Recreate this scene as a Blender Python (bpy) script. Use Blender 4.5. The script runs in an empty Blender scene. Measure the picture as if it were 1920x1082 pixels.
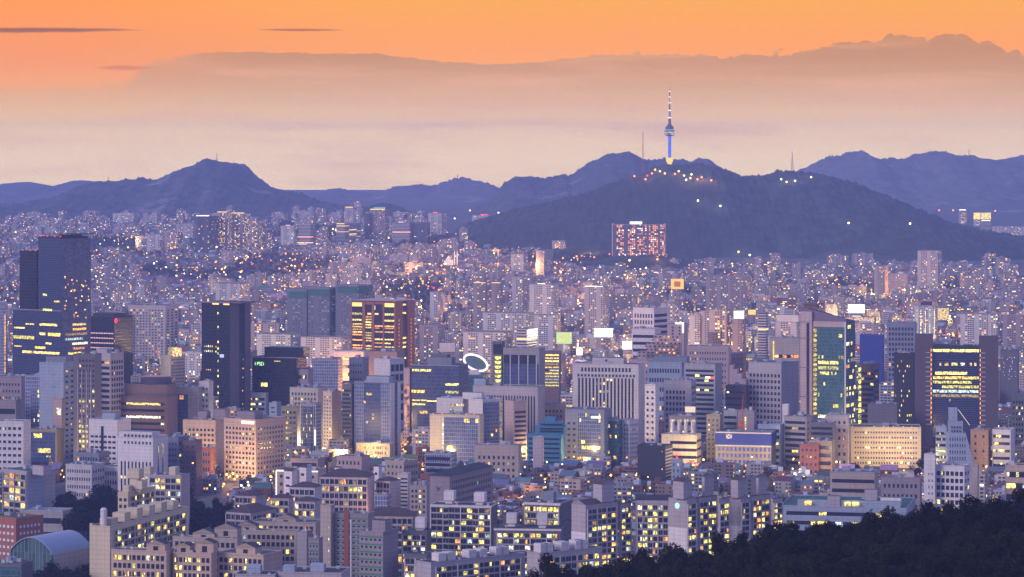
import bpy, math, random
import numpy as np
from mathutils import noise as mnoise, Vector
random.seed(7)
sc = bpy.context.scene
COL = sc.collection
# ---------------------------------------------------------------- camera, sky, sun, exposure
F, CX, HY, CAMZ = 5867.0, 960.0, 300.0, 290.0      # focal length and horizon in photograph pixels, eye height in metres
cam = bpy.data.objects.new("camera", bpy.data.cameras.new("camera"))
cam.data.sensor_width = 36.0; cam.data.lens = 36.0 * F / 1920.0
cam.data.shift_y = -(541.0 - HY) / 1920.0
cam.data.clip_start = 5.0; cam.data.clip_end = 80000.0
cam.location = (0, 0, CAMZ); cam.rotation_euler = (math.radians(90), 0, 0)
COL.objects.link(cam); sc.camera = cam
vs = sc.view_settings
vs.view_transform = 'Standard'; vs.look = 'None'; vs.exposure = 0.0; vs.gamma = 1.0
cy = sc.cycles
cy.max_bounces = 4; cy.diffuse_bounces = 2; cy.glossy_bounces = 2; cy.transmission_bounces = 2
cy.volume_bounces = 0; cy.transparent_max_bounces = 8
cy.caustics_reflective = False; cy.caustics_refractive = False
cy.sample_clamp_indirect = 2.0
cy.use_denoising = True
try:
    cy.denoiser = 'OPENIMAGEDENOISE'; cy.denoising_prefilter = 'ACCURATE'; cy.denoising_input_passes = 'RGB_ALBEDO_NORMAL'
except Exception:
    pass
cy.use_adaptive_sampling = False

class NT:
    """short hand for building node trees"""
    def __init__(s, tree): s.t = tree; s.l = tree.links
    def n(s, kind, **kw):
        nd = s.t.nodes.new('ShaderNode' + kind)
        for k, v in kw.items(): setattr(nd, k, v)
        return nd
    def put(s, sock, v):
        if isinstance(v, bpy.types.NodeSocket): s.l.new(v, sock)
        elif isinstance(v, (tuple, list)) and len(v) == 3 and sock.type == 'RGBA': sock.default_value = (*v, 1)
        else: sock.default_value = v
    def m(s, op, a, b=0.0, c=None, clamp=False):
        nd = s.n('Math', operation=op, use_clamp=clamp)
        s.put(nd.inputs[0], a); s.put(nd.inputs[1], b)
        if c is not None: s.put(nd.inputs[2], c)
        return nd.outputs[0]
    def step(s, x, a, b, lo=0.0, hi=1.0):
        nd = s.n('MapRange', interpolation_type='SMOOTHSTEP')
        for i, v in enumerate((x, a, b, lo, hi)): s.put(nd.inputs[i], v)
        return nd.outputs[0]
    def mix(s, f, a, b, mode='MIX'):
        nd = s.n('Mix', data_type='RGBA', blend_type=mode)
        s.put(nd.inputs[0], f); s.put(nd.inputs[6], a); s.put(nd.inputs[7], b)
        return nd.outputs[2]
    def ramp(s, f, pts, interp='LINEAR'):
        nd = s.n('ValToRGB'); cr = nd.color_ramp; cr.interpolation = interp
        while len(cr.elements) < len(pts): cr.elements.new(0.5)
        for e, (p, c) in zip(cr.elements, pts):
            e.position = p; e.color = (*c, 1) if len(c) == 3 else c
        s.put(nd.inputs[0], f); return nd.outputs[0]
    def noise(s, vec, scale, detail=3.0, rough=0.5):
        nd = s.n('TexNoise'); s.put(nd.inputs['Vector'], vec)
        nd.inputs['Scale'].default_value = scale; nd.inputs['Detail'].default_value = detail; nd.inputs['Roughness'].default_value = rough
        return nd.outputs[0]
    def xyz(s, v):
        nd = s.n('SeparateXYZ'); s.put(nd.inputs[0], v); return nd.outputs
    def vec(s, x, y, z=0.0):
        nd = s.n('CombineXYZ')
        for i, v in enumerate((x, y, z)): s.put(nd.inputs[i], v)
        return nd.outputs[0]

def srgb(r, g, b):
    f = lambda c: (c / 255 / 12.92) if c / 255 <= 0.04045 else ((c / 255 + 0.055) / 1.055) ** 2.4
    return (f(r), f(g), f(b))

world = bpy.data.worlds.new("World"); sc.world = world; world.use_nodes = True
W = NT(world.node_tree); world.node_tree.nodes.clear()
HZ_DENS, HZ_TOP, HZ_END, HZ_S = 6.2e-5, 505.0, 18600.0, (.165, .19, .53)
HAZE_COL = (.42, .53, 1.0)
def thru(rgb, el):
    """radiance the sky must have so that, dimmed and veiled by the haze in front of it, it reads as rgb"""
    L = min(HZ_END, (HZ_TOP - CAMZ) / max(el, 1e-4)); T = math.exp(-HZ_DENS * L)
    return tuple(max(0.0, (c - s * (1 - T)) / T) for c, s in zip(srgb(*rgb), HZ_S))
def stops(pts, n=14):
    """colours read off the sky at a few heights, resampled and corrected for the haze in front"""
    p = [q[0] for q in pts]; out = []
    for i in range(n):
        x = i / (n - 1); rgb = tuple(np.interp(x, p, [q[1][k] for q in pts]) for k in range(3))
        out.append((x, thru(rgb, x * 0.06)))
    return out
def make_sky():
    tc = W.n('TexCoord').outputs['Generated']
    x, y, z = W.xyz(tc)
    ys = W.m('MAXIMUM', y, 0.05)
    az = W.m('DIVIDE', x, ys); el = W.m('DIVIDE', z, ys)      # tangents of azimuth and elevation, seen from anywhere alike
    # the sunset side: bright peach horizon, orange above
    el_n = W.m('DIVIDE', el, 0.06)
    clear = W.ramp(el_n, stops([(0.0, (228, 202, 187)), (0.14, (229, 196, 175)), (0.26, (234, 185, 152)), (0.40, (246, 174, 116)), (0.52, (251, 168, 94)), (0.64, (253, 165, 80)), (0.85, (253, 173, 86)), (1.0, (253, 181, 96))]))
    # left part of the sky is a deeper orange
    leftness = W.step(az, -0.02, -0.17)
    clear = W.mix(W.m('MULTIPLY', leftness, W.step(el, 0.018, 0.04)), clear, thru((255, 158, 70), 0.045))
    # cloud bank: top edge as a curve over azimuth, broken by noise
    fc = W.n('FloatCurve'); c = fc.mapping.curves[0]
    pts = [(-0.17, .026), (-0.125, .0275), (-0.115, .0335), (-0.075, .0345), (-0.045, .0340), (-0.01, .0310), (0.0, .0312), (0.035, .0342), (0.07, .0338), (0.092, .0352), (0.105, .0370), (0.117, .0376), (0.121, .0404), (0.127, .0406), (0.132, .0383), (0.138, .0400), (0.146, .0396), (0.149, .0375), (0.155, .0378), (0.158, .0352), (0.17, .0335)]
    while len(c.points) < len(pts): c.points.new(0.5, 0.5)
    for p, (a, e) in zip(c.points, pts): p.location = ((a + 0.17) / 0.34, e / 0.06); p.handle_type = 'VECTOR' if a > 0.1 else 'AUTO'
    fc.mapping.update()
    W.put(fc.inputs['Value'], W.m('DIVIDE', W.m('ADD', az, 0.17), 0.34))
    top = W.m('MULTIPLY', fc.outputs[0], 0.06)
    pv = W.vec(az, W.m('MULTIPLY', el, 1.3), 0.3)
    lump = W.m('ADD', W.m('SUBTRACT', W.noise(pv, 170.0, 6.0, 0.62), 0.5), W.m('MULTIPLY', W.m('SUBTRACT', W.noise(pv, 45.0, 3.0, 0.5), 0.5), .5))
    lumpy = W.step(az, 0.0, 0.10, 0.0026, 0.0085)
    edge = W.m('SUBTRACT', W.m('ADD', top, W.m('MULTIPLY', lump, lumpy)), el)
    soft = W.step(az, -0.13, -0.09, 0.0060, 0.0007)
    bank = W.step(edge, 0.0, soft)
    cloudc = W.ramp(el_n, stops([(0.0, (226, 202, 188)), (0.15, (223, 195, 180)), (0.30, (217, 180, 162)), (0.42, (208, 164, 143)), (0.52, (201, 152, 130)), (0.62, (195, 142, 118)), (0.75, (192, 138, 112))]))
    streak = W.noise(W.vec(W.m('MULTIPLY', az, 14.0), W.m('MULTIPLY', el, 130.0), 1.7), 1.0, 4.0, 0.55)
    cloudc = W.mix(W.m('MULTIPLY', W.step(streak, 0.42, 0.72), 0.5), cloudc, thru((236, 180, 160), 0.025))
    bank = W.m('MULTIPLY', bank, W.step(az, -0.155, -0.06, 0.55, 0.93))
    front = W.mix(bank, clear, cloudc)
    # thin dark streak clouds, upper left
    def wisp(a0, a1, e0, th, col, k):
        nonlocal front
        mid = W.m('DIVIDE', W.m('SUBTRACT', az, (a0 + a1) / 2), (a1 - a0) / 2)
        body = W.m('SUBTRACT', 1.0, W.m('MULTIPLY', mid, mid))
        nz = W.m('MULTIPLY', W.m('SUBTRACT', W.noise(W.vec(W.m('MULTIPLY', az, 60.0), W.m('MULTIPLY', el, 200.0), k), 1.0, 4.0, .6), .5), th * 1.1)
        d = W.m('ABSOLUTE', W.m('ADD', W.m('SUBTRACT', el, e0), nz))
        ms = W.step(W.m('SUBTRACT', W.m('MULTIPLY', body, th), d), 0.0, th * 0.8)
        front = W.mix(W.m('MULTIPLY', ms, 0.85), front, col)
    wisp(-0.20, -0.110, 0.0415, 0.0012, thru((140, 100, 92), .042), 0.0)
    wisp(-0.085, -0.050, 0.0416, 0.0006, thru((170, 112, 92), .042), 5.0)
    wisp(-0.135, -0.113, 0.0295, 0.0012, thru((216, 140, 96), .03), 9.0)
    # the rest of the dome: violet-blue dusk, paler towards the horizon
    dome = W.ramp(W.m('MAXIMUM', z, 0.0), [(0.0, (1.16, .97, 1.14)), (0.2, (.92, .84, 1.24)), (0.45, (0.45, 0.54, 1.20)), (0.75, (0.26, 0.39, 1.08)), (1.0, (0.21, 0.34, 1.00))])
    dome = W.mix(1.0, dome, (SKYK, SKYK, SKYK), 'MULTIPLY')
    ahead = W.m('MULTIPLY', W.step(y, 0.80, 0.97), W.step(z, 0.34, 0.075))
    col = W.mix(ahead, dome, front)
    col = W.mix(W.step(z, -0.018, -0.05), col, (0.05, 0.045, 0.07))
    bg = W.n('Background'); W.put(bg.inputs[0], col); bg.inputs[1].default_value = 1.0
    W.l.new(bg.outputs[0], W.n('OutputWorld').inputs[0])
SKYK = 0.80
make_sky()
world.cycles.sampling_method = 'MANUAL'; world.cycles.sample_map_resolution = 512

sun = bpy.data.objects.new("sun", bpy.data.lights.new("sun", 'SUN'))
sun.data.energy = 2.2; sun.data.angle = math.radians(24); sun.data.color = (1.0, 0.84, 0.86)
_d = Vector((0.75, 0.62, -0.42))                      # after-glow falls from the left, behind the viewer's shoulder
sun.rotation_euler = _d.to_track_quat('-Z', 'Y').to_euler(); COL.objects.link(sun)

# ---------------------------------------------------------------- helpers
def P(px, py, D): return Vector(((px - CX) / F * D, D, CAMZ - (py - HY) / F * D))
GT = [(0, 0), (5400, 0), (6000, 7), (6500, 19), (7000, 35), (7500, 52), (8000, 66), (9000, 80), (10000, 90), (14000, 112), (40000, 120)]
_gx = [a for a, b in GT]; _gy = [b for a, b in GT]
def ground(y): return float(np.interp(y, _gx, _gy))
def ybase_to_D(py):
    lo, hi = 800.0, 39000.0
    for _ in range(60):
        mid = (lo + hi) / 2
        if HY + (CAMZ - ground(mid)) * F / mid > py: lo = mid
        else: hi = mid
    return lo
# ---------------------------------------------------------------- mesh builder
class MB:
    def __init__(s): s.v = []; s.f = []; s.mi = []; s.uv = []; s.col = []; s.cc = None
    def face(s, pts, m=0, uv=None):
        b = len(s.v); s.v += [tuple(p) for p in pts]; s.f.append(tuple(range(b, b + len(pts)))); s.mi.append(m)
        s.uv += list(uv) if uv else [(0.0, 0.0)] * len(pts)
        s.col += [s.cc or (0.5, 0.5, 0.5)] * len(pts)
        return s
    def prism(s, poly, z0, z1, m=0, mt=None, top=True, bottom=False, u0=0.0):
        """poly: ccw (x, y); z1 may be a list of heights for a sloped top"""
        n = len(poly); u = u0
        zt = z1 if isinstance(z1, (list, tuple)) else [z1] * n
        for i in range(n):
            a, b = poly[i], poly[(i + 1) % n]; L = math.hypot(b[0] - a[0], b[1] - a[1])
            ta, tb = zt[i], zt[(i + 1) % n]
            s.face([(a[0], a[1], z0), (b[0], b[1], z0), (b[0], b[1], tb), (a[0], a[1], ta)], m,
                   [(u, 0), (u + L, 0), (u + L, tb - z0), (u, ta - z0)]); u += L
        if top: s.face([(p[0], p[1], z) for p, z in zip(poly, zt)], m if mt is None else mt, [(p[0], p[1]) for p in poly])
        if bottom: s.face([(p[0], p[1], z0) for p in reversed(poly)], m, [(p[0], p[1]) for p in reversed(poly)])
        return s
    def box(s, x0, x1, y0, y1, z0, z1, m=0, mt=None, bottom=False, u0=0.0):
        return s.prism([(x0, y0), (x1, y0), (x1, y1), (x0, y1)], z0, z1, m, mt, True, bottom, u0)
    def gable(s, x0, x1, y0, y1, z0, zr, m=0, mw=None, axis='x', over=0.0):
        """pitched roof: ridge along axis"""
        if axis == 'x':
            ym = (y0 + y1) / 2; X0, X1 = x0 - over, x1 + over
            a, b, c, d = (X0, y0 - over, z0), (X1, y0 - over, z0), (X1, y1 + over, z0), (X0, y1 + over, z0)
            e, f = (X0, ym, zr), (X1, ym, zr)
            s.face([a, b, f, e], m); s.face([c, d, e, f], m); s.face([b, c, f], m if mw is None else mw); s.face([d, a, e], m if mw is None else mw)
        else:
            xm = (x0 + x1) / 2; Y0, Y1 = y0 - over, y1 + over
            a, b, c, d = (x0 - over, Y0, z0), (x1 + over, Y0, z0), (x1 + over, Y1, z0), (x0 - over, Y1, z0)
            e, f = (xm, Y0, zr), (xm, Y1, zr)
            s.face([b, c, f, e], m); s.face([d, a, e, f], m); s.face([a, b, e], m if mw is None else mw); s.face([c, d, f], m if mw is None else mw)
        s.face([d, c, b, a], m)
        return s
    def hip(s, x0, x1, y0, y1, z0, zr, m=0, over=0.4):
        x0 -= over; x1 += over; y0 -= over; y1 += over
        w, d = x1 - x0, y1 - y0; k = min(w, d) / 2
        if w >= d: e, f = (x0 + k, (y0 + y1) / 2, zr), (x1 - k, (y0 + y1) / 2, zr)
        else: e, f = ((x0 + x1) / 2, y0 + k, zr), ((x0 + x1) / 2, y1 - k, zr)
        a, b, c, d_ = (x0, y0, z0), (x1, y0, z0), (x1, y1, z0), (x0, y1, z0)
        if w >= d: s.face([a, b, f, e], m); s.face([b, c, f], m); s.face([c, d_, e, f], m); s.face([d_, a, e], m)
        else: s.face([a, b, e], m); s.face([b, c, f, e], m); s.face([c, d_, f], m); s.face([d_, a, e, f], m)
        s.face([d_, c, b, a], m)
        return s
    def lathe(s, prof, n=16, m=0, cx=0.0, cy=0.0, cap=True):
        for (r0, z0), (r1, z1) in zip(prof, prof[1:]):
            for i in range(n):
                a, b = 2 * math.pi * i / n, 2 * math.pi * (i + 1) / n
                q = [(cx + r0 * math.cos(a), cy + r0 * math.sin(a), z0), (cx + r0 * math.cos(b), cy + r0 * math.sin(b), z0),
                     (cx + r1 * math.cos(b), cy + r1 * math.sin(b), z1), (cx + r1 * math.cos(a), cy + r1 * math.sin(a), z1)]
                if r1 < 1e-6: q = q[:3]
                elif r0 < 1e-6: q = [q[0], q[2], q[3]]
                s.face(q, m, [(i * r0 * 2 * math.pi / n, z0), ((i + 1) * r0 * 2 * math.pi / n, z0), ((i + 1) * r0 * 2 * math.pi / n, z1), (i * r0 * 2 * math.pi / n, z1)][:len(q)])
        if cap:
            r, z = prof[-1]
            if r > 1e-6: s.face([(cx + r * math.cos(2 * math.pi * i / n), cy + r * math.sin(2 * math.pi * i / n), z) for i in range(n)], m)
        return s
    def tube(s, p, q, r, n=6, m=0, r2=None):
        p, q = Vector(p), Vector(q); d = (q - p).normalized()
        up = Vector((0, 0, 1)) if abs(d.z) < .9 else Vector((1, 0, 0))
        a = d.cross(up).normalized(); b = d.cross(a); r2 = r if r2 is None else r2
        R = [[c + (a * math.cos(t) + b * math.sin(t)) * rr for t in [2 * math.pi * i / n for i in range(n)]] for c, rr in ((p, r), (q, r2))]
        for i in range(n):
            j = (i + 1) % n; s.face([R[0][j], R[0][i], R[1][i], R[1][j]], m)
        s.face(R[0], m); s.face(list(reversed(R[1])), m)
        return s
    def mesh(s, name, mats, smooth=False):
        me = bpy.data.meshes.new(name); me.from_pydata(s.v, [], s.f)
        for mm in (mats if isinstance(mats, (list, tuple)) else [mats]): me.materials.append(mm)
        me.polygons.foreach_set('material_index', s.mi)
        uvl = me.uv_layers.new(name='UVMap'); uvl.data.foreach_set('uv', np.array(s.uv, dtype=np.float32).ravel())
        if s.cc is not None:
            at = me.color_attributes.new('tint', 'FLOAT_COLOR', 'CORNER')
            at.data.foreach_set('color', np.c_[np.array(s.col, dtype=np.float32), np.ones(len(s.col), dtype=np.float32)].ravel())
        if smooth: me.polygons.foreach_set('use_smooth', [True] * len(s.f))
        me.update(); return me
    def build(s, name, mats, parent=None, smooth=False):
        return add(name, s.mesh(name, mats, smooth), parent)
def add(name, me, parent=None, loc=None):
    o = bpy.data.objects.new(name, me); COL.objects.link(o)
    if parent: o.parent = parent
    if loc is not None: o.location = loc
    return o
USED = {}
def tag(o, label, cat, group=None, kind=None):
    o['label'] = label; o['category'] = cat
    if group: o['group'] = group
    if kind: o['kind'] = kind
    return o
def thing(name, label, cat, loc, rz=0.0, group=None):
    o = bpy.data.objects.new(name, None); COL.objects.link(o); o.location = loc; o.rotation_euler = (0, 0, rz)
    return tag(o, label, cat, group)

# ---------------------------------------------------------------- materials
MATS = {}
def mat(key, base, rough=0.7, metal=0.0, var=0.12, vscale=0.15, spec=0.4, streak=True, emit=None, es=0.0, floors=False):
    if key in MATS: return MATS[key]
    m = bpy.data.materials.new(key); m.use_nodes = True; t = NT(m.node_tree)
    b = m.node_tree.nodes['Principled BSDF']
    col = base
    if var > 0:
        pos = t.n('TexCoord').outputs['Object']
        big = t.noise(pos, vscale, 4.0, 0.6)
        if streak:
            x, y, z = t.xyz(pos)
            st = t.noise(t.vec(t.m('MULTIPLY', x, 0.9), t.m('MULTIPLY', y, 0.9), t.m('MULTIPLY', z, 0.05)), 1.0, 3.0, 0.6)
            big = t.m('MULTIPLY', t.m('ADD', big, st), 0.5)
        f = t.m('MULTIPLY', t.m('SUBTRACT', big, 0.5), var * 4)
        f = t.m('ADD', f, 1.0)
        rnd = t.m('ADD', t.m('MULTIPLY', t.n('ObjectInfo').outputs['Random'], var * 0.6), 1 - var * 0.3)
        f = t.m('MULTIPLY', f, rnd)
        if floors:            # panel joints at every floor and a wider upright joint
            u, v, _ = t.xyz(t.n('TexCoord').outputs['UV'])
            ln = t.m('MAXIMUM', t.m('LESS_THAN', t.m('FRACT', t.m('DIVIDE', v, 3.1)), .10), t.m('LESS_THAN', t.m('FRACT', t.m('DIVIDE', u, 5.3)), .05))
            f = t.m('MULTIPLY', f, t.m('SUBTRACT', 1.0, t.m('MULTIPLY', ln, .28)))
        nd = t.n('VectorMath', operation='SCALE'); nd.inputs[0].default_value = base; t.put(nd.inputs['Scale'], f)
        col = nd.outputs[0]
    t.put(b.inputs['Base Color'], col if not isinstance(col, tuple) else (*col, 1))
    b.inputs['Roughness'].default_value = rough; b.inputs['Metallic'].default_value = metal
    b.inputs['Specular IOR Level'].default_value = spec
    if emit:
        b.inputs['Emission Color'].default_value = (*emit, 1); b.inputs['Emission Strength'].default_value = es
        m.cycles.emission_sampling = 'NONE'
    MATS[key] = m; return m
def lit(key, c1, c2, s, scale=0.55):
    """lit window: lamp-lit room behind glass, curtains and furniture break the light up"""
    if key in MATS: return MATS[key]
    m = bpy.data.materials.new(key); m.use_nodes = True; t = NT(m.node_tree); b = m.node_tree.nodes['Principled BSDF']
    b.inputs['Base Color'].default_value = (0.03, 0.03, 0.04, 1); b.inputs['Roughness'].default_value = 0.2
    pos = t.n('TexCoord').outputs['Object']; rnd = t.n('ObjectInfo').outputs['Random']
    x, y, z = t.xyz(pos)
    nz = t.noise(t.vec(t.m('ADD', x, t.m('MULTIPLY', rnd, 371.0)), y, t.m('MULTIPLY', z, 0.8)), scale, 2.0, 0.7)
    f = t.step(nz, 0.36, 0.62, 0.12, 1.2)
    t.put(b.inputs['Emission Color'], t.mix(rnd, c1, c2))
    t.put(b.inputs['Emission Strength'], t.m('MULTIPLY', t.m('MULTIPLY', f, t.m('ADD', t.m('MULTIPLY', t.m('FRACT', t.m('MULTIPLY', rnd, 37.0)), .85), 0.5)), s))
    m.cycles.emission_sampling = 'NONE'
    MATS[key] = m; return m
def glow(key, c, s, sampling='NONE'):
    if key in MATS: return MATS[key]
    m = bpy.data.materials.new(key); m.use_nodes = True; t = NT(m.node_tree); m.node_tree.nodes.clear()
    e = t.n('Emission'); e.inputs[0].default_value = (*c, 1); e.inputs[1].default_value = s
    t.l.new(e.outputs[0], t.n('OutputMaterial').inputs[0]); m.cycles.emission_sampling = sampling
    MATS[key] = m; return m
def curtain(key, base, line, sx=1.5, sz=3.6, lw=0.12, lz=0.3, rough=0.18, metal=0.0, spec=0.8):
    """glass curtain wall: panes with slightly different tints, mullion lines (UV in metres)"""
    if key in MATS: return MATS[key]
    m = bpy.data.materials.new(key); m.use_nodes = True; t = NT(m.node_tree); b = m.node_tree.nodes['Principled BSDF']
    u, v, _ = t.xyz(t.n('TexCoord').outputs['UV'])
    cu, cv = t.m('DIVIDE', u, sx), t.m('DIVIDE', v, sz)
    wn = t.n('TexWhiteNoise'); wn.noise_dimensions = '3D'
    t.put(wn.inputs['Vector'], t.vec(t.m('FLOOR', cu), t.m('FLOOR', cv), t.n('ObjectInfo').outputs['Random']))
    k = t.m('ADD', t.m('MULTIPLY', wn.outputs[0], 0.7), 0.65)
    nd = t.n('VectorMath', operation='SCALE'); nd.inputs[0].default_value = base; t.put(nd.inputs['Scale'], k)
    lines = t.m('MAXIMUM', t.m('LESS_THAN', t.m('FRACT', cu), lw / sx), t.m('LESS_THAN', t.m('FRACT', cv), lz / sz))
    t.put(b.inputs['Base Color'], t.mix(lines, nd.outputs[0], line))
    t.put(b.inputs['Roughness'], t.mix(lines, (rough,) * 3, (0.6,) * 3))
    b.inputs['Metallic'].default_value = metal; b.inputs['Specular IOR Level'].default_value = spec
    MATS[key] = m; return m

GLASS = mat('window_glass', (0.022, 0.024, 0.042), 0.16, spec=0.45, var=0.25, vscale=0.4, streak=False)
LIT = [lit('lit_yellow', (1.0, 0.62, 0.10), (1.0, 0.78, 0.22), 2.6), lit('lit_lime', (1.0, 0.84, 0.12), (0.85, 0.80, 0.22), 2.1),
       lit('lit_orange', (1.0, 0.36, 0.05), (1.0, 0.52, 0.10), 2.4), lit('lit_white', (1.0, 0.86, 0.50), (0.95, 0.95, 0.65), 2.2),
       lit('lit_dim', (0.55, 0.34, 0.08), (0.40, 0.30, 0.12), 1.3), lit('lit_cool', (0.75, 0.95, 0.75), (0.80, 0.92, 1.0), 1.3)]
WC = {'lil': (0.378, 0.336, 0.353), 'wht': (0.607, 0.561, 0.552), 'wh2': (0.473, 0.439, 0.439), 'gry': (0.28, 0.26, 0.27), 'dgr': (0.13, 0.12, 0.14), 'bei': (0.386, 0.319, 0.269), 'pnk': (0.42, 0.311, 0.294), 'crm': (0.558, 0.468, 0.324), 'brn': (0.17, 0.11, 0.11), 'brk': (0.33, 0.12, 0.075), 'drk': (0.03, 0.028, 0.04), 'blu': (0.084, 0.16, 0.353), 'tea': (0.05, 0.18, 0.3), 'sky': (0.286, 0.336, 0.42), 'mau': (0.269, 0.218, 0.235), 'pea': (0.487, 0.353, 0.269), 'ora': (0.34, 0.21, 0.13), 'red': (0.2, 0.08, 0.075), 'gbl': (0.185, 0.202, 0.26), 'net': (0.03, 0.05, 0.26), 'olv': (0.269, 0.235, 0.168), 'grn': (0.1, 0.22, 0.17), 'ltg': (0.319, 0.319, 0.319)}
def wall(k): return mat('wall_' + k, WC[k], 0.75, var=0.21, vscale=0.08, floors=True)
ROOFC = {'grey': (.11, .11, .125), 'green': (.035, .11, .075), 'brown': (.075, .045, .042), 'pale': (.26, .26, .28), 'dark': (.04, .04, .045), 'teal': (.06, .17, .18), 'blue': (.08, .13, .27)}
def roofm(k): return mat('roof_' + k, ROOFC[k], 0.8, var=0.22, vscale=0.12, streak=False)
CUR = {'gl_blue': curtain('gl_blue', (.045, .065, .15), (.06, .075, .14), 1.5, 3.8, .1, .5),
       'gl_black': curtain('gl_black', (.012, .012, .022), (.02, .02, .03), 1.6, 3.8, .1, .3, rough=.2, spec=.45),
       'gl_teal': curtain('gl_teal', (.03, .10, .12), (.05, .11, .12), 1.6, 3.8, .1, .4),
       'gl_pale': curtain('gl_pale', (.10, .13, .22), (.42, .42, .50), 2.2, 3.6, .35, .5),
       'gl_slat': curtain('gl_slat', (.018, .026, .065), (.06, .08, .16), 3.0, 2.1, .05, .55, spec=.6),
       'gl_grid': curtain('gl_grid', (.07, .10, .20), (.34, .35, .46), 1.9, 3.6, .30, .35)}
CUR['gl_side'] = curtain('gl_side', (.13, .13, .19), (.07, .08, .13), 3.0, 2.1, .05, .4, spec=.6)  # paler twin of the slatted glass, its reflections put into the colour
def facing(k): return CUR[k] if k in CUR else wall(k)
# ---------------------------------------------------------------- ground, mountains, haze
def struct(o): o['kind'] = 'structure'; return o
def fbm(x, y, s, oct=4): return mnoise.fractal(Vector((x / s, y / s, 3.1)), 1.0, 2.0, oct)
def make_ground():
    m = bpy.data.materials.new('city_ground'); m.use_nodes = True; t = NT(m.node_tree); b = m.node_tree.nodes['Principled BSDF']
    pos = t.n('TexCoord').outputs['Object']
    n1 = t.noise(pos, 0.01, 5.0, 0.6); n2 = t.noise(pos, 0.12, 4.0, 0.6)
    c = t.mix(t.step(n2, .35, .65), (.045, .045, .05), (.12, .11, .12))
    c = t.mix(t.step(n1, .52, .62), c, (.03, .045, .025))
    t.put(b.inputs['Base Color'], c); b.inputs['Roughness'].default_value = .9
    g = MB(); ys = [-900, 800, 1500] + [2000 + 500 * i for i in range(27)] + [16000, 18500]
    xs = [-9000, -3000, -1500, -700, 0, 700, 1500, 3000, 9000]
    for j in range(len(ys) - 1):
        for i in range(len(xs) - 1):
            q = [(xs[i], ys[j]), (xs[i + 1], ys[j]), (xs[i + 1], ys[j + 1]), (xs[i], ys[j + 1])]
            g.face([(a, c_, ground(c_)) for a, c_ in q])
    struct(g.build('ground', m))
make_ground()

def veg(key, c1, c2, rock=None):
    m = bpy.data.materials.new(key); m.use_nodes = True; t = NT(m.node_tree); b = m.node_tree.nodes['Principled BSDF']
    pos = t.n('TexCoord').outputs['Object']
    c = t.mix(t.step(t.noise(pos, 0.02, 6.0, .65), .35, .65), c1, c2)
    c = t.mix(t.step(t.noise(pos, 0.002, 3.0, .5), .4, .65, 0, .5), c, c1)
    if rock: c = t.mix(t.step(t.noise(pos, 0.004, 6.0, .7), .58, .66, 0, .8), c, rock)
    t.put(b.inputs['Base Color'], c); b.inputs['Roughness'].default_value = 1.0; b.inputs['Specular IOR Level'].default_value = 0.05
    return m
HILLS = []
def ridge(name, D, prof, depth, mt, bump, bs, step_px=3.0, rows=26, front=0.5):
    """a mountain: its crest line (photo columns and heights turned into metres at its real distance) with slopes on both sides"""
    px = np.arange(prof[0][0], prof[-1][0] + .1, step_px)
    crest = np.interp(px, [p[0] for p in prof], [p[1] for p in prof])
    k = np.array([.25, .5, .25]); crest[1:-1] = np.convolve(crest, k, 'valid')
    V = []; nr = rows; jit = random.Random(int(D)); jit_m = 2.2 + D / 5000
    for j in range(nr):
        s = -1 + 2 * j / (nr - 1)                       # -1 front foot .. +1 back foot
        y = D + s * depth
        fall = (0.5 + 0.5 * math.cos(math.pi * s)) ** 0.85
        for i, x_ in enumerate(px):
            X = (x_ - CX) / F * D
            h = CAMZ - (crest[i] - HY) / F * D
            g0 = ground(y) - 6
            spur = fbm(X, y, depth * .55, 3) * .24 * math.sin(math.pi * min(1, abs(s)))
            rough = (fbm(X, y, bs, 5) + .6 * mnoise.noise(Vector((X / bs * 5, y / bs * 5, 1)))) * bump
            z = g0 + (h - g0) * max(0, fall + spur) + rough * min(1, 3 * (1 - abs(s)) + .02)
            z += jit.uniform(-1, 1.2) * jit_m * (.3 + .9 * math.exp(-(s / .10) ** 2)) * min(1, 4 * (1 - abs(s)))
            V.append((X + spur * 60, y, z))
    n = len(px); Fc = [(j * n + i, j * n + i + 1, (j + 1) * n + i + 1, (j + 1) * n + i) for j in range(nr - 1) for i in range(n - 1)]
    me = bpy.data.meshes.new(name); me.from_pydata(V, [], Fc); me.materials.append(mt); me.update()
    me.polygons.foreach_set('use_smooth', [True] * len(Fc))
    HILLS.append((V, Fc)); o = struct(add(name, me)); return o
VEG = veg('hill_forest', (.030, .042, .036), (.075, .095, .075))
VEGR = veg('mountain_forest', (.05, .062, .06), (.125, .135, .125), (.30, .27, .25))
VEGF = veg('far_forest', (.10, .11, .11), (.19, .19, .18), (.30, .28, .27))  # rocky tone, made paler still: distance haze partly put into the colour
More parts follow.
